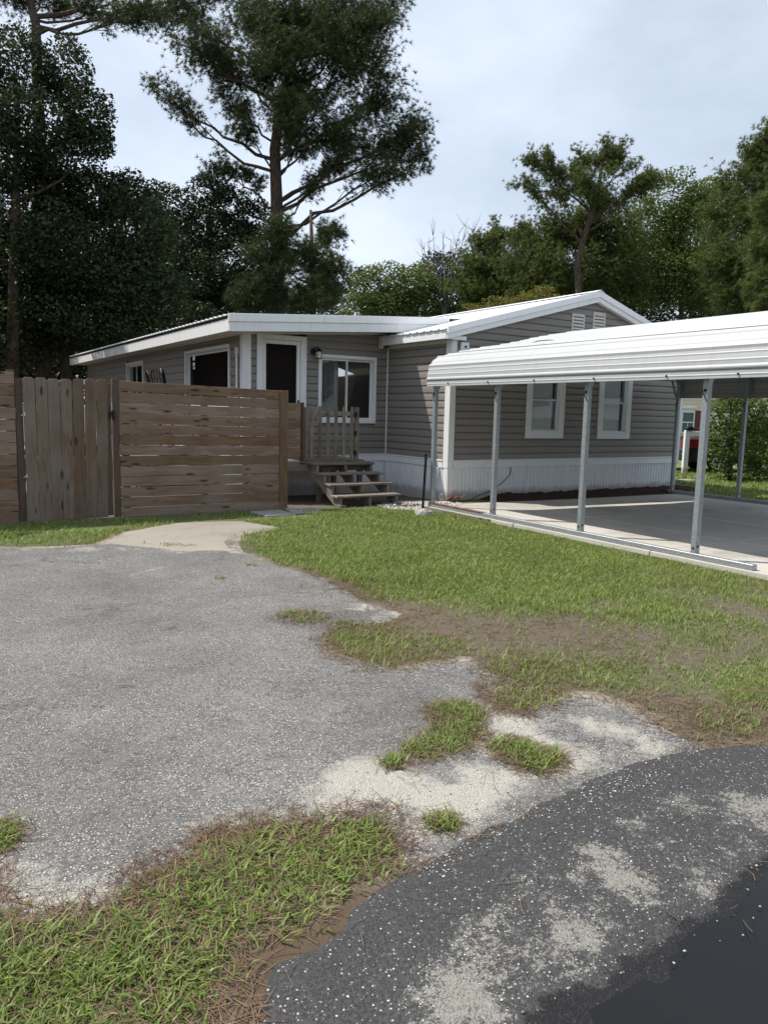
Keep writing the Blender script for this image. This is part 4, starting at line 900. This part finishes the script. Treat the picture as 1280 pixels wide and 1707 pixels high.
# right-hand row beyond the house
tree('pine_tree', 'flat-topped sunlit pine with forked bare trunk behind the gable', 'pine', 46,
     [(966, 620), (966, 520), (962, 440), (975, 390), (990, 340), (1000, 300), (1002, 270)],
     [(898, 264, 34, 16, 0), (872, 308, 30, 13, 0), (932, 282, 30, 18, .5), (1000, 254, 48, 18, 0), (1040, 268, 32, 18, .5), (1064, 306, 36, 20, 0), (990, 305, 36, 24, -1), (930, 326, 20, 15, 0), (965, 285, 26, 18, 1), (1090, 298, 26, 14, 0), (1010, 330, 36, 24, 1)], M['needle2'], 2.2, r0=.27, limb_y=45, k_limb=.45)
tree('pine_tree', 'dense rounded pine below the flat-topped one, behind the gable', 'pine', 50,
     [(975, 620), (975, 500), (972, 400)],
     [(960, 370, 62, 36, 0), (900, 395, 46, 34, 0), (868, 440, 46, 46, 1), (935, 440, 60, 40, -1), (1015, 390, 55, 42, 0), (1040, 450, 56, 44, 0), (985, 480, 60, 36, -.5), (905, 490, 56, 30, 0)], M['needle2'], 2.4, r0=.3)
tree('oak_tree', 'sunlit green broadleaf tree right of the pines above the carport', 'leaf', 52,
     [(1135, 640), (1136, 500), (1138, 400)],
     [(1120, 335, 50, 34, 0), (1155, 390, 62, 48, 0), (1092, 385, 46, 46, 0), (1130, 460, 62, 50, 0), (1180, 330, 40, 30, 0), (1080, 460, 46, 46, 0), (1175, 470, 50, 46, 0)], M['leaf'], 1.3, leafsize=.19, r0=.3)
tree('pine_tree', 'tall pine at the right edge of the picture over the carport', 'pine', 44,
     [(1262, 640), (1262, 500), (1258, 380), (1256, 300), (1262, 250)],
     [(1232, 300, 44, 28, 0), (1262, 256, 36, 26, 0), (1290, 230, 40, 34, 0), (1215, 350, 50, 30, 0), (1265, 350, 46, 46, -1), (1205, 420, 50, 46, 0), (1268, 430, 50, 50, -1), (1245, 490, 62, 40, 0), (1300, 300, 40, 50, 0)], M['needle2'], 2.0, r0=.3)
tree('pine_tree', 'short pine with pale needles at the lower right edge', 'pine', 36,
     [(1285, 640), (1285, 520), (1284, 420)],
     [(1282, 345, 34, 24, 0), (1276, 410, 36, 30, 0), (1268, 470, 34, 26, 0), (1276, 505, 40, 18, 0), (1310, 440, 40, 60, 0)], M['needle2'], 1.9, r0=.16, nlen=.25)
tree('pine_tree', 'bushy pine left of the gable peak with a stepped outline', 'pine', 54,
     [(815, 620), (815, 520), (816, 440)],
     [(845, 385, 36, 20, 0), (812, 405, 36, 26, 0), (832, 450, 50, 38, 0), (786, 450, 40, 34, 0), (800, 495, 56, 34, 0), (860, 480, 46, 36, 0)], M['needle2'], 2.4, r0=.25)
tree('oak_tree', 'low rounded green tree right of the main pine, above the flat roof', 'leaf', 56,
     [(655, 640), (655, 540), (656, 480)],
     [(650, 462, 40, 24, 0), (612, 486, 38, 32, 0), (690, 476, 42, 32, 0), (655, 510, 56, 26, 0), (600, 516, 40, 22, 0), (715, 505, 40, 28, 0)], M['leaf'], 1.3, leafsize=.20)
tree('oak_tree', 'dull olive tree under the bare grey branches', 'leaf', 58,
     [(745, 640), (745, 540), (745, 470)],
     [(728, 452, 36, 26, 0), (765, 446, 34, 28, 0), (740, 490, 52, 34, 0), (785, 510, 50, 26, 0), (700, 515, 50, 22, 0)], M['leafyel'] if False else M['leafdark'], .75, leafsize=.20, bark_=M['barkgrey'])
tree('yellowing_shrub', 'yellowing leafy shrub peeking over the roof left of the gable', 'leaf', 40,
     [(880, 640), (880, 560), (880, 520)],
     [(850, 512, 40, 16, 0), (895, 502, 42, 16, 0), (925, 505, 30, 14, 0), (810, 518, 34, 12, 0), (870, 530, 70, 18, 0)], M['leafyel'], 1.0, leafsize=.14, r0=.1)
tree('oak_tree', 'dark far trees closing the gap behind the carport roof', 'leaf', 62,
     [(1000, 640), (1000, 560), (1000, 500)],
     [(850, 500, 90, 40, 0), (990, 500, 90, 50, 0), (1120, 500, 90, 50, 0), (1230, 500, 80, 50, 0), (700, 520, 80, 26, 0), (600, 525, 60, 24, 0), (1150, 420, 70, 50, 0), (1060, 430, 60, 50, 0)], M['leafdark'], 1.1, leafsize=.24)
# the woods go on left of the frame, and trees stand across the road behind the viewer (the glass and the puddle mirror them)
for (u, w, h_, r_, lb) in ((-4.5, 17, 11, 3.6, 'leafy tree beyond the left fence, outside the left edge, nearest'), (-8, 24, 14, 4.6, 'leafy tree beyond the left fence, outside the left edge, farther'), (-1, 25, 13, 3.6, 'leafy tree behind the left fence corner, below the vine tree'),
        (14, -34, 9, 4.4, 'leafy tree across the road mirrored in the front windows'), (1, -36, 9, 5, 'leafy tree across the road directly behind the viewer'), (27, -30, 9, 4.2, 'leafy tree across the road to the right'), (38, -20, 10, 4.6, 'leafy tree across the road far right'), (-14, -32, 9, 4.6, 'leafy tree across the road to the left')):
    o_ = thing('oak_tree', lb, 'tree', (u, w, -.05), 'trees outside the frame'); h0 = h_*.34
    MB().tube([(u, w, -.05), (u+.15, w, h_*.35), (u+.1, w+.2, h_*.75)], [.28, .2, .08], 8).obj('trunk', M['bark'], o_, 0, True)
    br = MB()
    for i in range(9):
        q = i*.7; br.tube([(u+.1, w, h_*(.25+.05*i)), (u+r_*.4*math.cos(q), w+r_*.4*math.sin(q), h_*(.34+.055*i)), (u+r_*.75*math.cos(q), w+r_*.75*math.sin(q), h_*(.38+.06*i))], [.08, .05, .02], 5, False)
    br.obj('branches', M['bark'], o_)
    n = 9000; p_ = unit(n)*(RNG.uniform(.2, 1, (n, 1))**.45); p_ = p_*np.array([r_, r_, h_*.40])*(1+.3*fbm(p_[:, :1]*3+u, p_[:, 1:2]*3+p_[:, 2:3]*2, 1.0, 5))+np.array([u, w, h_*.58])
    V, F = leaves(p_, .30); np_mesh('crown', V, F, M['leafdark'], o_)
# bare grey tree
dt = thing('bare_tree', 'leafless grey tree with fine upright twigs left of the pines', 'tree', tuple(atd(742, 640, 55).xy)+(-.05,))
br = MB(); b0 = atd(742, 600, 55); b0.z = -.05; top = atd(742, 480, 55)
MB().tube([b0, (b0+top)/2, top], [.22, .17, .12], 8).obj('trunk', M['barkgrey'], dt, 0, True)
for (x, y) in [(700, 396), (712, 404), (722, 392), (738, 398), (752, 400), (765, 388), (778, 378), (790, 384), (800, 400), (730, 420), (770, 415), (706, 430)]:
    e = atd(x, y, 55+random.uniform(-2, 2)); o = b0.lerp(top, random.uniform(.75, 1)); m_ = o.lerp(e, .5)+Vector((random.uniform(-.3, .3),)*2+(-.4,))
    pts = [Vector(p) for p in bez(np.array(o), np.array(m_), np.array(e), 7)]; br.tube(pts, list(np.linspace(.06, .012, 7)), 5, False)
    for k in range(9):
        q = pts[random.randint(3, 6)]; f_ = q+Vector((random.uniform(-.7, .7), random.uniform(-.7, .7), random.uniform(.4, 1.2))); br.tube([q, q.lerp(f_, .5)+Vector((0, 0, -.08)), f_], [.022, .014, .007], 4, False)
br.obj('branches', M['barkgrey'], dt)

# ------------------------------------------------------------------ beyond the carport: bush, neighbour's house, car, post
bpos = gnd(1216, 808)
tree('leafy_bush', 'large leafy green bush on the lawn beyond the carport', 'leaf', 20.4,
     [(1216, 806), (1217, 770), (1220, 720)],
     [(1220, 640, 40, 32, 0), (1205, 690, 30, 30, -.2), (1245, 690, 42, 36, 0), (1270, 650, 36, 40, .3), (1210, 735, 32, 28, -.3), (1250, 745, 44, 34, 0), (1285, 720, 36, 44, .3), (1236, 785, 36, 18, 0), (1200, 765, 20, 18, 0), (1275, 775, 34, 22, .2)], M['bush'], .75, leafsize=.085, r0=.07, ground_z=.0, limb_y=30)
CD = Vector((.847, -.531, 0)); CN = Vector((.531, .847, 0))       # picture-right and away from the camera on the ground
nh0 = gnd(1150, 758); nh0 = Vector((nh0.x, nh0.y, 0))
nh = thing('neighbour_house', 'cream sided house with maroon shutter and gable roof across the street', 'house', tuple(nh0))
cream = siding_mat('cream_siding', (.62, .55, .42)); maroon = plain('maroon_shutter', (.10, .025, .028), .6); shing = plain('grey_shingles', (.16, .15, .145), .9, 0, .25, 6)
NP = lambda s, o, z: tuple(nh0+CD*s-CN*o+Vector((0, 0, z)))
sc_ = (nh0.length)/CF
nw0, nw1, nz0, nz1 = -2.2, 6.8, .55, 2.75
wl = MB().box(nw0, nw1, -7, -.02, 0, nz1, NP).obj('wall', cream, nh)
z = nz0
while z < 3.9:
    e = .16; f = lambda zz: (nw0 if zz < nz1 else nw0+(zz-nz1)*2.4, nw1 if zz < nz1 else nw1-(zz-nz1)*2.4)
    a0, b0_ = f(z); a1, b1_ = f(z+e)
    if b1_ > a1: MB().add([NP(a0, 0, z), NP(b0_, 0, z), NP(b1_, 0, z+e), NP(a1, 0, z+e), NP(a0, .03, z), NP(b0_, .03, z), NP(b1_, .012, z+e), NP(a1, .012, z+e)], [(0, 1, 2, 3), (4, 7, 6, 5), (0, 4, 5, 1), (1, 5, 6, 2), (2, 6, 7, 3), (3, 7, 4, 0)]).obj('siding_board', cream, wl)
    z += e
MB().box(nw0, nw1, -.02, .04, 0, nz0, NP).obj('skirting', M['white'], nh)
ap = (nw0+nw1)/2
for s_ in (-1, 1):
    e0 = nw0-.35 if s_ < 0 else nw1+.35; zE = nz1-.15; zA = nz1+(nw1-nw0)/2/2.4
    rf = MB().prism([(e0, zE), (ap, zA), (ap, zA+.16), (e0, zE+.16)], -7.2, .35, lambda a, b, c: NP(a, c, b)).obj('roof', shing, nh)
    MB().prism([(e0, zE-.1), (ap, zA-.1), (ap, zA+.14), (e0, zE+.14)], .352, .40, lambda a, b, c: NP(a, c, b)).obj('rake_board', M['white'], nh)
px2s = lambda x: (x-1150)*sc_
ws0, ws1, wz0, wz1 = px2s(1132), px2s(1152), .98, 1.98
wn = MB().box(ws0, ws1, .005, .07, wz0, wz0+.06, NP).box(ws0, ws1, .005, .07, wz1-.06, wz1, NP).box(ws0, ws0+.05, .005, .07, wz0+.06, wz1-.06, NP).box(ws1-.05, ws1, .005, .07, wz0+.06, wz1-.06, NP).box(ws0+.05, ws1-.05, .005, .065, (wz0+wz1)/2-.025, (wz0+wz1)/2+.025, NP).obj('window', M['white'], nh)
tg = NT('teal_dark_glass'); tg.fin((.05, .10, .095), .08, 0, .6)
for z0_, z1_ in ((wz0+.06, (wz0+wz1)/2-.025), ((wz0+wz1)/2+.025, wz1-.06)): MB().box(ws0+.05, ws1-.05, .03, .04, z0_, z1_, NP).obj('pane', tg.m, wn)
MB().box((ws0+ws1)/2-.012, (ws0+ws1)/2+.012, .041, .055, wz0+.06, (wz0+wz1)/2-.025, NP).obj('muntin', M['white'], wn)
for a_ in (ws1+.02, ws0-.27): 
    sh_ = MB().box(a_, a_+.25, .034, .06, wz0-.04, wz1+.04, NP).obj('shutter', maroon, nh)
sg = [(ws0-.1+(ws1-ws0+.2)*(.5-.5*math.cos(q)), wz1+.12+.16*math.sin(q)) for q in np.linspace(0, math.pi, 9)]
MB().prism(sg, .034, .07, lambda a, b, c: NP(a, c, b)).obj('window_pediment', M['white'], nh)
# white post with a cross arm and box
pb = gnd(1140, 789); mpz = thing('mailbox_post', 'white post with cross arm and black box near the far street', 'mailbox', (pb.x, pb.y, 0))
PP = lambda s, o, z: (pb.x+CD.x*s-CN.x*o, pb.y+CD.y*s-CN.y*o, z)
MB().box(-.07, .07, -.07, .07, -.05, 1.28, PP).obj('post', M['white'], mpz, .008)
MB().box(.072, .62, -.05, .05, 1.14, 1.26, PP).obj('cross_arm', M['white'], mpz, .006)
bx = [(-.05, 1.282), (.17, 1.282), (.17, 1.34)]+[(.06+.11*math.cos(q), 1.34+.06*math.sin(q)) for q in np.linspace(.2, math.pi-.2, 6)]+[(-.05, 1.34)]
MB().prism(bx, -.1, .1, lambda a, b, c: PP(a, c, b)).obj('mailbox', M['black'], mpz, .006)
# street and the parked car
st0 = gnd(1140, 780); tag(MB().add([(*(st0+CD*a+CN*b).xy, .018) for a, b in ((-60, 0), (80, 0), (80, 6), (-60, 6))], [(0, 1, 2, 3)]).obj('far_street', M['apron']), kind='structure')
wp = gnd(1197, 789)
carr = thing('parked_pickup', 'black parked pickup with red tail lights and silver wheels behind the bush', 'truck', (wp.x, wp.y, 0))
CX = lambda s, o, z: (wp.x+CD.x*s+CN.x*o, wp.y+CD.y*s+CN.y*o, z)
paint = plain('black_car_paint', (.012, .012, .014), .16, 0, .05, 3, .6); tyre = plain('tyre_rubber', (.018, .018, .018), .85); alloy = plain('alloy_rim', (.62, .62, .63), .28, .85)
redl = NT('tail_light_red'); redl.fin((.16, .010, .010), .15, 0, .6); cglass = plain('car_glass', (.02, .025, .028), .06, 0, .05, 2, .8)
low = [(-1.05, .38), (-1.08, .62), (-1.04, 1.02), (-.9, 1.08), (2.0, 1.06), (3.3, .98), (3.6, .80), (3.62, .42), (3.1, .30), (-.8, .30)]
body = MB().prism(low, -.02, 1.78, lambda a, b, c: CX(a, c, b)).obj('body', paint, carr, .05)
cab = [(.70, 1.085), (.86, 1.62), (1.1, 1.72), (1.95, 1.72), (2.25, 1.62), (2.85, 1.07)]
MB().prism(cab, .10, 1.66, lambda a, b, c: CX(a, c, b)).obj('cabin', paint, carr, .05)
for pl in ([(.84, 1.12), (.95, 1.56), (1.45, 1.60), (1.45, 1.12)], [(1.53, 1.12), (1.53, 1.60), (2.05, 1.58), (2.62, 1.12)]):
    MB().prism(pl, .085, .099, lambda a, b, c: CX(a, c, b)).obj('side_window', cglass, carr)
for o0 in (-.03, 1.48): MB().box(-1.115, -.62, o0, o0+.28, .74, 1.03, CX).obj('tail_light', redl.m, carr, .01)
MB().box(-1.16, -1.02, .0, 1.76, .36, .58, CX).obj('bumper', M['black'], carr, .02)
MB().box(-1.10, -1.075, .6, 1.15, .68, .80, CX).obj('number_plate', M['white'], carr)
for s_ in (0, 2.7):
    for o0, sg_ in ((-.06, -1), (1.62, 1)):
        wh = MB().tube([CX(s_, o0, .335), CX(s_, o0+.20, .335)], [.335, .335], 24).obj('wheel', tyre, carr, .03)
        oc = o0-.006 if sg_ < 0 else o0+.206
        rm = MB()
        ring = [(r_*math.cos(q), r_*math.sin(q)) for r_ in (.235, .20) for q in np.linspace(0, 2*math.pi, 25)[:-1]]
        rm.add([CX(s_+a, oc, .335+b) for a, b in ring]+[CX(s_+a, oc+.03*-sg_, .335+b) for a, b in ring], [(i, (i+1) % 24, 24+(i+1) % 24, 24+i) for i in range(24)]+[(i, (i+1) % 24, 48+(i+1) % 24, 48+i) for i in range(24)])
        for k in range(6):
            q = k*math.pi/3+.3; c_, n_ = math.cos(q), math.sin(q)
            rm.add([CX(s_+c_*r_-n_*w_, oc, .335+n_*r_+c_*w_) for r_, w_ in ((.03, .022), (.215, .028), (.215, -.028), (.03, -.022))], [(0, 1, 2, 3)])
        rm.tube([CX(s_, oc-.004, .335), CX(s_, oc+.006, .335)], .05, 12).obj('rim', alloy, wh)
# utility cover in the grass
uc_ = gnd(1143, 803); uo = thing('utility_cover', 'flat grey utility box lid in the grass at the house corner', 'cover', (uc_.x, uc_.y, 0))
MB().box(uc_.x-.28, uc_.x+.28, uc_.y-.2, uc_.y+.2, -.05, .045).obj('box_rim', M['paver'], uo, .01); MB().box(uc_.x-.24, uc_.x+.24, uc_.y-.16, uc_.y+.16, .046, .058).obj('lid', M['apron'], uo, .004)

# ------------------------------------------------------------------ grass, litter, loose stones
def blades(P, h, w, lean=.6, seg=2):
    n = len(P); az = RNG.uniform(0, 2*math.pi, n); ln = RNG.uniform(.1, lean, n)*h*1.5; d = np.stack([np.cos(az), np.sin(az), np.zeros(n)], 1)
    s = np.stack([-np.sin(az+RNG.normal(0, .5, n)), np.cos(az), np.zeros(n)], 1)*(w[:, None] if hasattr(w, '__len__') else w)*.5
    up = np.array([0, 0, 1.0]); H = h[:, None]; Ln = ln[:, None]
    m = P+d*Ln*.38+up*H*.62; t = P+d*Ln+up*H*RNG.uniform(.75, 1.0, (n, 1))
    V = np.stack([P-s, P+s, m+s*.8, m-s*.8, t], 1).reshape(-1, 3); i = np.arange(n)[:, None]*5
    F = np.concatenate([i+np.array([[0, 1, 2]]), i+np.array([[0, 2, 3]]), i+np.array([[3, 2, 4]])], 0)
    return V, F
def scatter(n, box): return RNG.uniform(box[0], box[1], n), RNG.uniform(box[2], box[3], n)
TUFT = []
for (px, py, r_) in [(505, 1033, .22), (560, 1075, .16), (620, 1060, .34), (680, 1085, .34), (640, 1095, .3), (590, 1088, .22), (715, 1075, .25), (62, 975, .14), (760, 1195, .16), (765, 1225, .15), (740, 1245, .14), (700, 1258, .10), (660, 1278, .07), (855, 1255, .13), (890, 1272, .14), (735, 1380, .08), (870, 1120, .3), (880, 1160, .26), (858, 1180, .15), (-2, 1138, .10), (-4, 1165, .07), (-2, 1240, .09), (-2, 1282, .10), (-2, 1400, .10), (6, 1415, .06), (520, 935, .05), (365, 967, .06), (280, 911, .12), (310, 912, .09), (245, 908, .05), (1210, 1205, .28), (1260, 1215, .22), (575, 1045, .14), (600, 1000, .05), (420, 945, .05)]:
    c = gnd(px, py); TUFT.append((c.x, c.y, r_))
bush_c = (bpos.x, bpos.y)
def grass_density(x, y):
    """0..1 share of blades kept"""
    dd = drive_sd(x, y); rr = road_sd(x, y); off = np.minimum(-dd, -rr)
    g = sm(-.01, .28, off+.15*fbm(x, y, 2.5, 40))
    for c, r_, k_ in zip(BARE, (.8, .6, .6, .55, .45, .4), (.55, .42, .7, .36, .75, .65)): g = g*(1-k_*sm(r_*1.3, r_*.3, np.hypot((x-c.x)*.8, y-c.y)+.25*fbm(x, y, 4, 44)))
    g = g*np.clip(.95+1.1*fbm(x, y, 1.4, 50), .12, 1)
    front = (y < 4.6) & (x > 3.2); g = np.where(front, g*np.clip(.52+1.6*fbm(x, y, 2.2, 53), .04, 1), g)
    g = g*(sdf(SLAB, x, y) < -.06)*(1-sm(.95, .35, np.hypot((x-gravel_c.x)*.9, (y-gravel_c.y)*1.4)))
    g = g*(sdf(APRON, x, y) < -.02)
    shade = (y > 10.15) & (x < 5.2); g = np.where(shade, g*np.clip(.22+1.6*fbm(x, y, 1.8, 60), .02, .7)*(y < 11.25), g)
    g = np.where((y > 10.9) & (x >= 5.2) & (x < 15.2), 0, g)
    g = np.where((y > 10.5) & (x > 5.2) & (x < 7.6), g*.25, g)
    g = np.where((x < 3.3) & (y > 9.2) & (y < 10.2), g*.55, g)
    g = g*np.clip(.80+1.3*fbm(x, y, 7, 95), .15, 1)
    for (a, b, r_) in TUFT: g = np.maximum(g, .52*sm(r_*1.15, r_*.4, np.hypot(x-a, y-b)+.3*r_*fbm(x, y, 12, 61)))
    return g
Vs, Fs, nv = [], [], 0
def sow(box, n, h0, h1, w0, w1, lean=.7):
    global nv
    x, y = scatter(n, box); k_ = RNG.random(n) < grass_density(x, y); x, y = x[k_], y[k_]
    vis = (x*VF.x+y*VF.y) > .8; x, y = x[vis], y[vis]
    tall = 1+.6*np.clip(fbm(x, y, 1.1, 70)*2, -.5, .8)
    P = np.stack([x, y, gz(x, y)-.004], 1); dd = drive_sd(x, y); P[:, 2] = np.where(dd > 0, np.maximum(P[:, 2], .008), P[:, 2])
    h = RNG.uniform(h0, h1, len(x))*tall; V, F = blades(P, h, RNG.uniform(w0, w1, len(x)), lean)
    Vs.append(V); Fs.append(F+nv); nv += len(V)
sow((-1.4, 2.6, 1.2, 3.3), 150000, .016, .048, .0045, .0095, 1.3)       # foreground strip
sow((2.4, 7.6, 2.1, 5.2), 62000, .022, .058, .0045, .008, 1.0)
sow((1.8, 8.0, 5.2, 8.2), 92000, .025, .055, .006, .010, .9)
sow((-3.0, 8.2, 8.2, 11.2), 80000, .03, .06, .007, .012, .9)
sow((14.3, 32, 4, 22), 80000, .04, .09, .02, .035, .8)
sow((5, 14, 2.2, 4.3), 14000, .03, .06, .007, .012, .9)
lawn = np_mesh('lawn_grass', np.concatenate(Vs), np.concatenate(Fs), M['grass'])
tag(lawn, 'green lawn grass and weed tufts growing around the paving', 'grass', kind='stuff')
# small round weed leaves low in the lawn
x, y = scatter(30000, (2.2, 8, 4.5, 10.8)); k_ = RNG.random(30000) < grass_density(x, y)*np.clip(.1+2.2*fbm(x, y, 1.2, 99), 0, 1); x, y = x[k_], y[k_]
V, F = leaves(np.stack([x, y, gz(x, y)+RNG.uniform(.01, .04, len(x))], 1), .026, 2.5)
tag(np_mesh('clover', V, F, M['bush']), 'small round weed leaves low in the lawn', 'weeds', kind='stuff')
# dry blades mixed in
Vs, Fs, nv = [], [], 0
sow((-1.4, 2.6, 1.2, 3.3), 17000, .015, .05, .003, .005, 2.2); sow((2.4, 7.6, 2.1, 6.2), 30000, .018, .045, .004, .006, 1.8); sow((1.8, 8, 6, 10.6), 26000, .02, .045, .005, .008, 1.6)
tag(np_mesh('dry_grass', np.concatenate(Vs), np.concatenate(Fs), M['grassdry']), 'straw coloured dry blades mixed through the lawn', 'dry grass', kind='stuff')
# pine straw lying along the edges
def straw(n, box, l0, l1, w):
    x, y = scatter(n, box); dd = drive_sd(x, y); rr = road_sd(x, y); off = np.minimum(-dd, -rr)
    p = sm(-.10, .05, off)*sm(.62, .12, off)*np.clip(.5+2.2*fbm(x, y, 1.6, 80), 0, 1)
    p = np.where((y < 3.2) & (x < 2.2) & (off > 0), np.clip(p*.8+.07, 0, 1), p)+.004
    for c, r_ in zip(BARE, (.75, .55, .5, .5, .35, .3)): p = np.maximum(p, .13*sm(r_*1.5, r_*.3, np.hypot((x-c.x)*.8, y-c.y)))
    for (a, b, r_) in TUFT: p = np.maximum(p, .6*sm(r_*1.5, r_*.7, np.hypot(x-a, y-b)))
    k_ = RNG.random(n) < p; x, y, dd, rr = x[k_], y[k_], dd[k_], rr[k_]; n = len(x)
    z = np.maximum(gz(x, y), np.maximum(np.clip(dd*.16, -.06, .011)+.004, np.clip(rr*.4, -.05, .026)))+RNG.uniform(.003, .014, n)
    az = RNG.uniform(0, math.pi, n); l = RNG.uniform(l0, l1, n); d = np.stack([np.cos(az), np.sin(az), RNG.normal(0, .10, n)], 1)*l[:, None]*.5
    s = np.stack([-np.sin(az), np.cos(az), np.zeros(n)], 1)*w*.5; P = np.stack([x, y, z], 1); bend = np.stack([-np.sin(az), np.cos(az), np.zeros(n)], 1)*(RNG.normal(0, .10, n)*l)[:, None]
    V = np.stack([P-d-s, P-d+s, P+bend+s, P+bend-s, P+d+s*.6, P+d-s*.6], 1).reshape(-1, 3); i = np.arange(n)[:, None]*6
    return V, np.concatenate([i+np.array([[0, 1, 2, 3]]), i+np.array([[3, 2, 4, 5]])], 0)
parts_ = [straw(60000, (-1.4, 2.8, 1.2, 3.4), .04, .14, .0026), straw(52000, (2.2, 6.5, 2.0, 6.2), .05, .13, .0035), straw(9000, (1.5, 5, 5.5, 10), .06, .14, .005)]
o_ = 0; Vs, Fs = [], []
for V, F in parts_: Vs.append(V); Fs.append(F+o_); o_ += len(V)
tag(np_mesh('pine_straw', np.concatenate(Vs), np.concatenate(Fs), M['litter']), 'rusty brown pine needles scattered along the pavement edges', 'pine straw', kind='stuff')
# loose stones
stm = NT('loose_gravel'); r_ = stm.n('NewGeometry').outputs['Random Per Island']; stm.fin(stm.ramp(r_, (0, (.16, .155, .15)), (.5, (.36, .345, .315)), (1, (.60, .57, .51))), .9, 0, .2)
def pebbles(x, y, z, r_):
    n = len(x); dirs = np.array([(1, 0, 0), (0, 1, 0), (-1, 0, 0), (0, -1, 0), (.0, 0, .75), (0, 0, -.5)]); q = RNG.uniform(0, 6.28, n); c, s = np.cos(q), np.sin(q)
    d = np.repeat(dirs[None], n, 0)*RNG.uniform(.65, 1.3, (n, 6, 1)); D = np.stack([d[..., 0]*c[:, None]-d[..., 1]*s[:, None], d[..., 0]*s[:, None]+d[..., 1]*c[:, None], d[..., 2]], -1)*r_[:, None, None]
    V = (np.stack([x, y, z], 1)[:, None]+D).reshape(-1, 3); i = np.arange(n)[:, None]*6
    F = np.concatenate([i+np.array([t]) for t in ((0, 1, 4), (1, 2, 4), (2, 3, 4), (3, 0, 4), (1, 0, 5), (2, 1, 5), (3, 2, 5), (0, 3, 5))], 0)
    return V, F
n = 60000; x, y = scatter(n, (-2.2, 4.2, 1.2, 4.6)); dd = drive_sd(x, y); rr = road_sd(x, y)
p = .12*(dd > .02)+.75*sm(.22, .02, dd)*(dd > -.03)*np.clip(.6+1.5*fbm(x, y, 2, 90), 0, 1)+.03*(rr > .05)
k_ = (RNG.random(n) < p); x, y, dd, rr = x[k_], y[k_], dd[k_], rr[k_]
z = np.maximum(np.clip(dd*.16, -.06, .011)+.004+.006*fbm(x, y, .9, 6), np.clip((rr-.01)*.42, -.07, .026)+.003*fbm(x, y, 1.2, 6))+.001
V, F = pebbles(x, y, z, RNG.uniform(.0022, .0062, len(x)))
x2, y2 = scatter(2600, (gravel_c.x-1.0, gravel_c.x+1.1, gravel_c.y-.7, gravel_c.y+.8)); k2_ = np.hypot((x2-gravel_c.x)*.9, (y2-gravel_c.y)*1.3) < .75+.3*fbm(x2, y2, 3, 3); x2, y2 = x2[k2_], y2[k2_]
V2, F2 = pebbles(x2, y2, gz(x2, y2)+.006, RNG.uniform(.012, .034, len(x2)))
tag(np_mesh('loose_gravel', np.concatenate([V, V2]), np.concatenate([F, F2+len(V)]), stm.m), 'pale loose stones strewn on the drive and at the house corner', 'gravel', kind='stuff')
# a few sticks and dead leaves one can pick out
for (px, py, l, a_, lb) in ((212, 1150, .10, -.5, 'small pale twig lying alone on the grey drive'), (287, 1052, .07, 0, 'short dark stick on the drive near its middle'), (560, 985, .16, -.1, 'thin stick at the lawn edge beside the drive'), (632, 948, .12, .7, 'pale dead leaf stalk in the upper lawn')):
    p = gnd(px, py); MBx = MB().tube([(p.x-l*math.cos(a_)*.5, p.y-l*math.sin(a_)*.5, .026), (p.x+.01, p.y, .030), (p.x+l*math.cos(a_)*.5, p.y+l*math.sin(a_)*.5, .028)], [.004, .005, .003], 5)
    tag(MBx.obj('twig', plain('twig_%d' % px, (.30, .24, .17), .9)), lb, 'twig')
tg_ = MB().tube([(8.02, 8.63, 2.69), (8.08, 8.58, 2.715), (8.22, 8.52, 2.735), (8.30, 8.47, 2.735)], [.004, .007, .007, .003], 5); tag(tg_.obj('twig', M['bark']), 'dark twig lying on the white carport roof', 'twig')
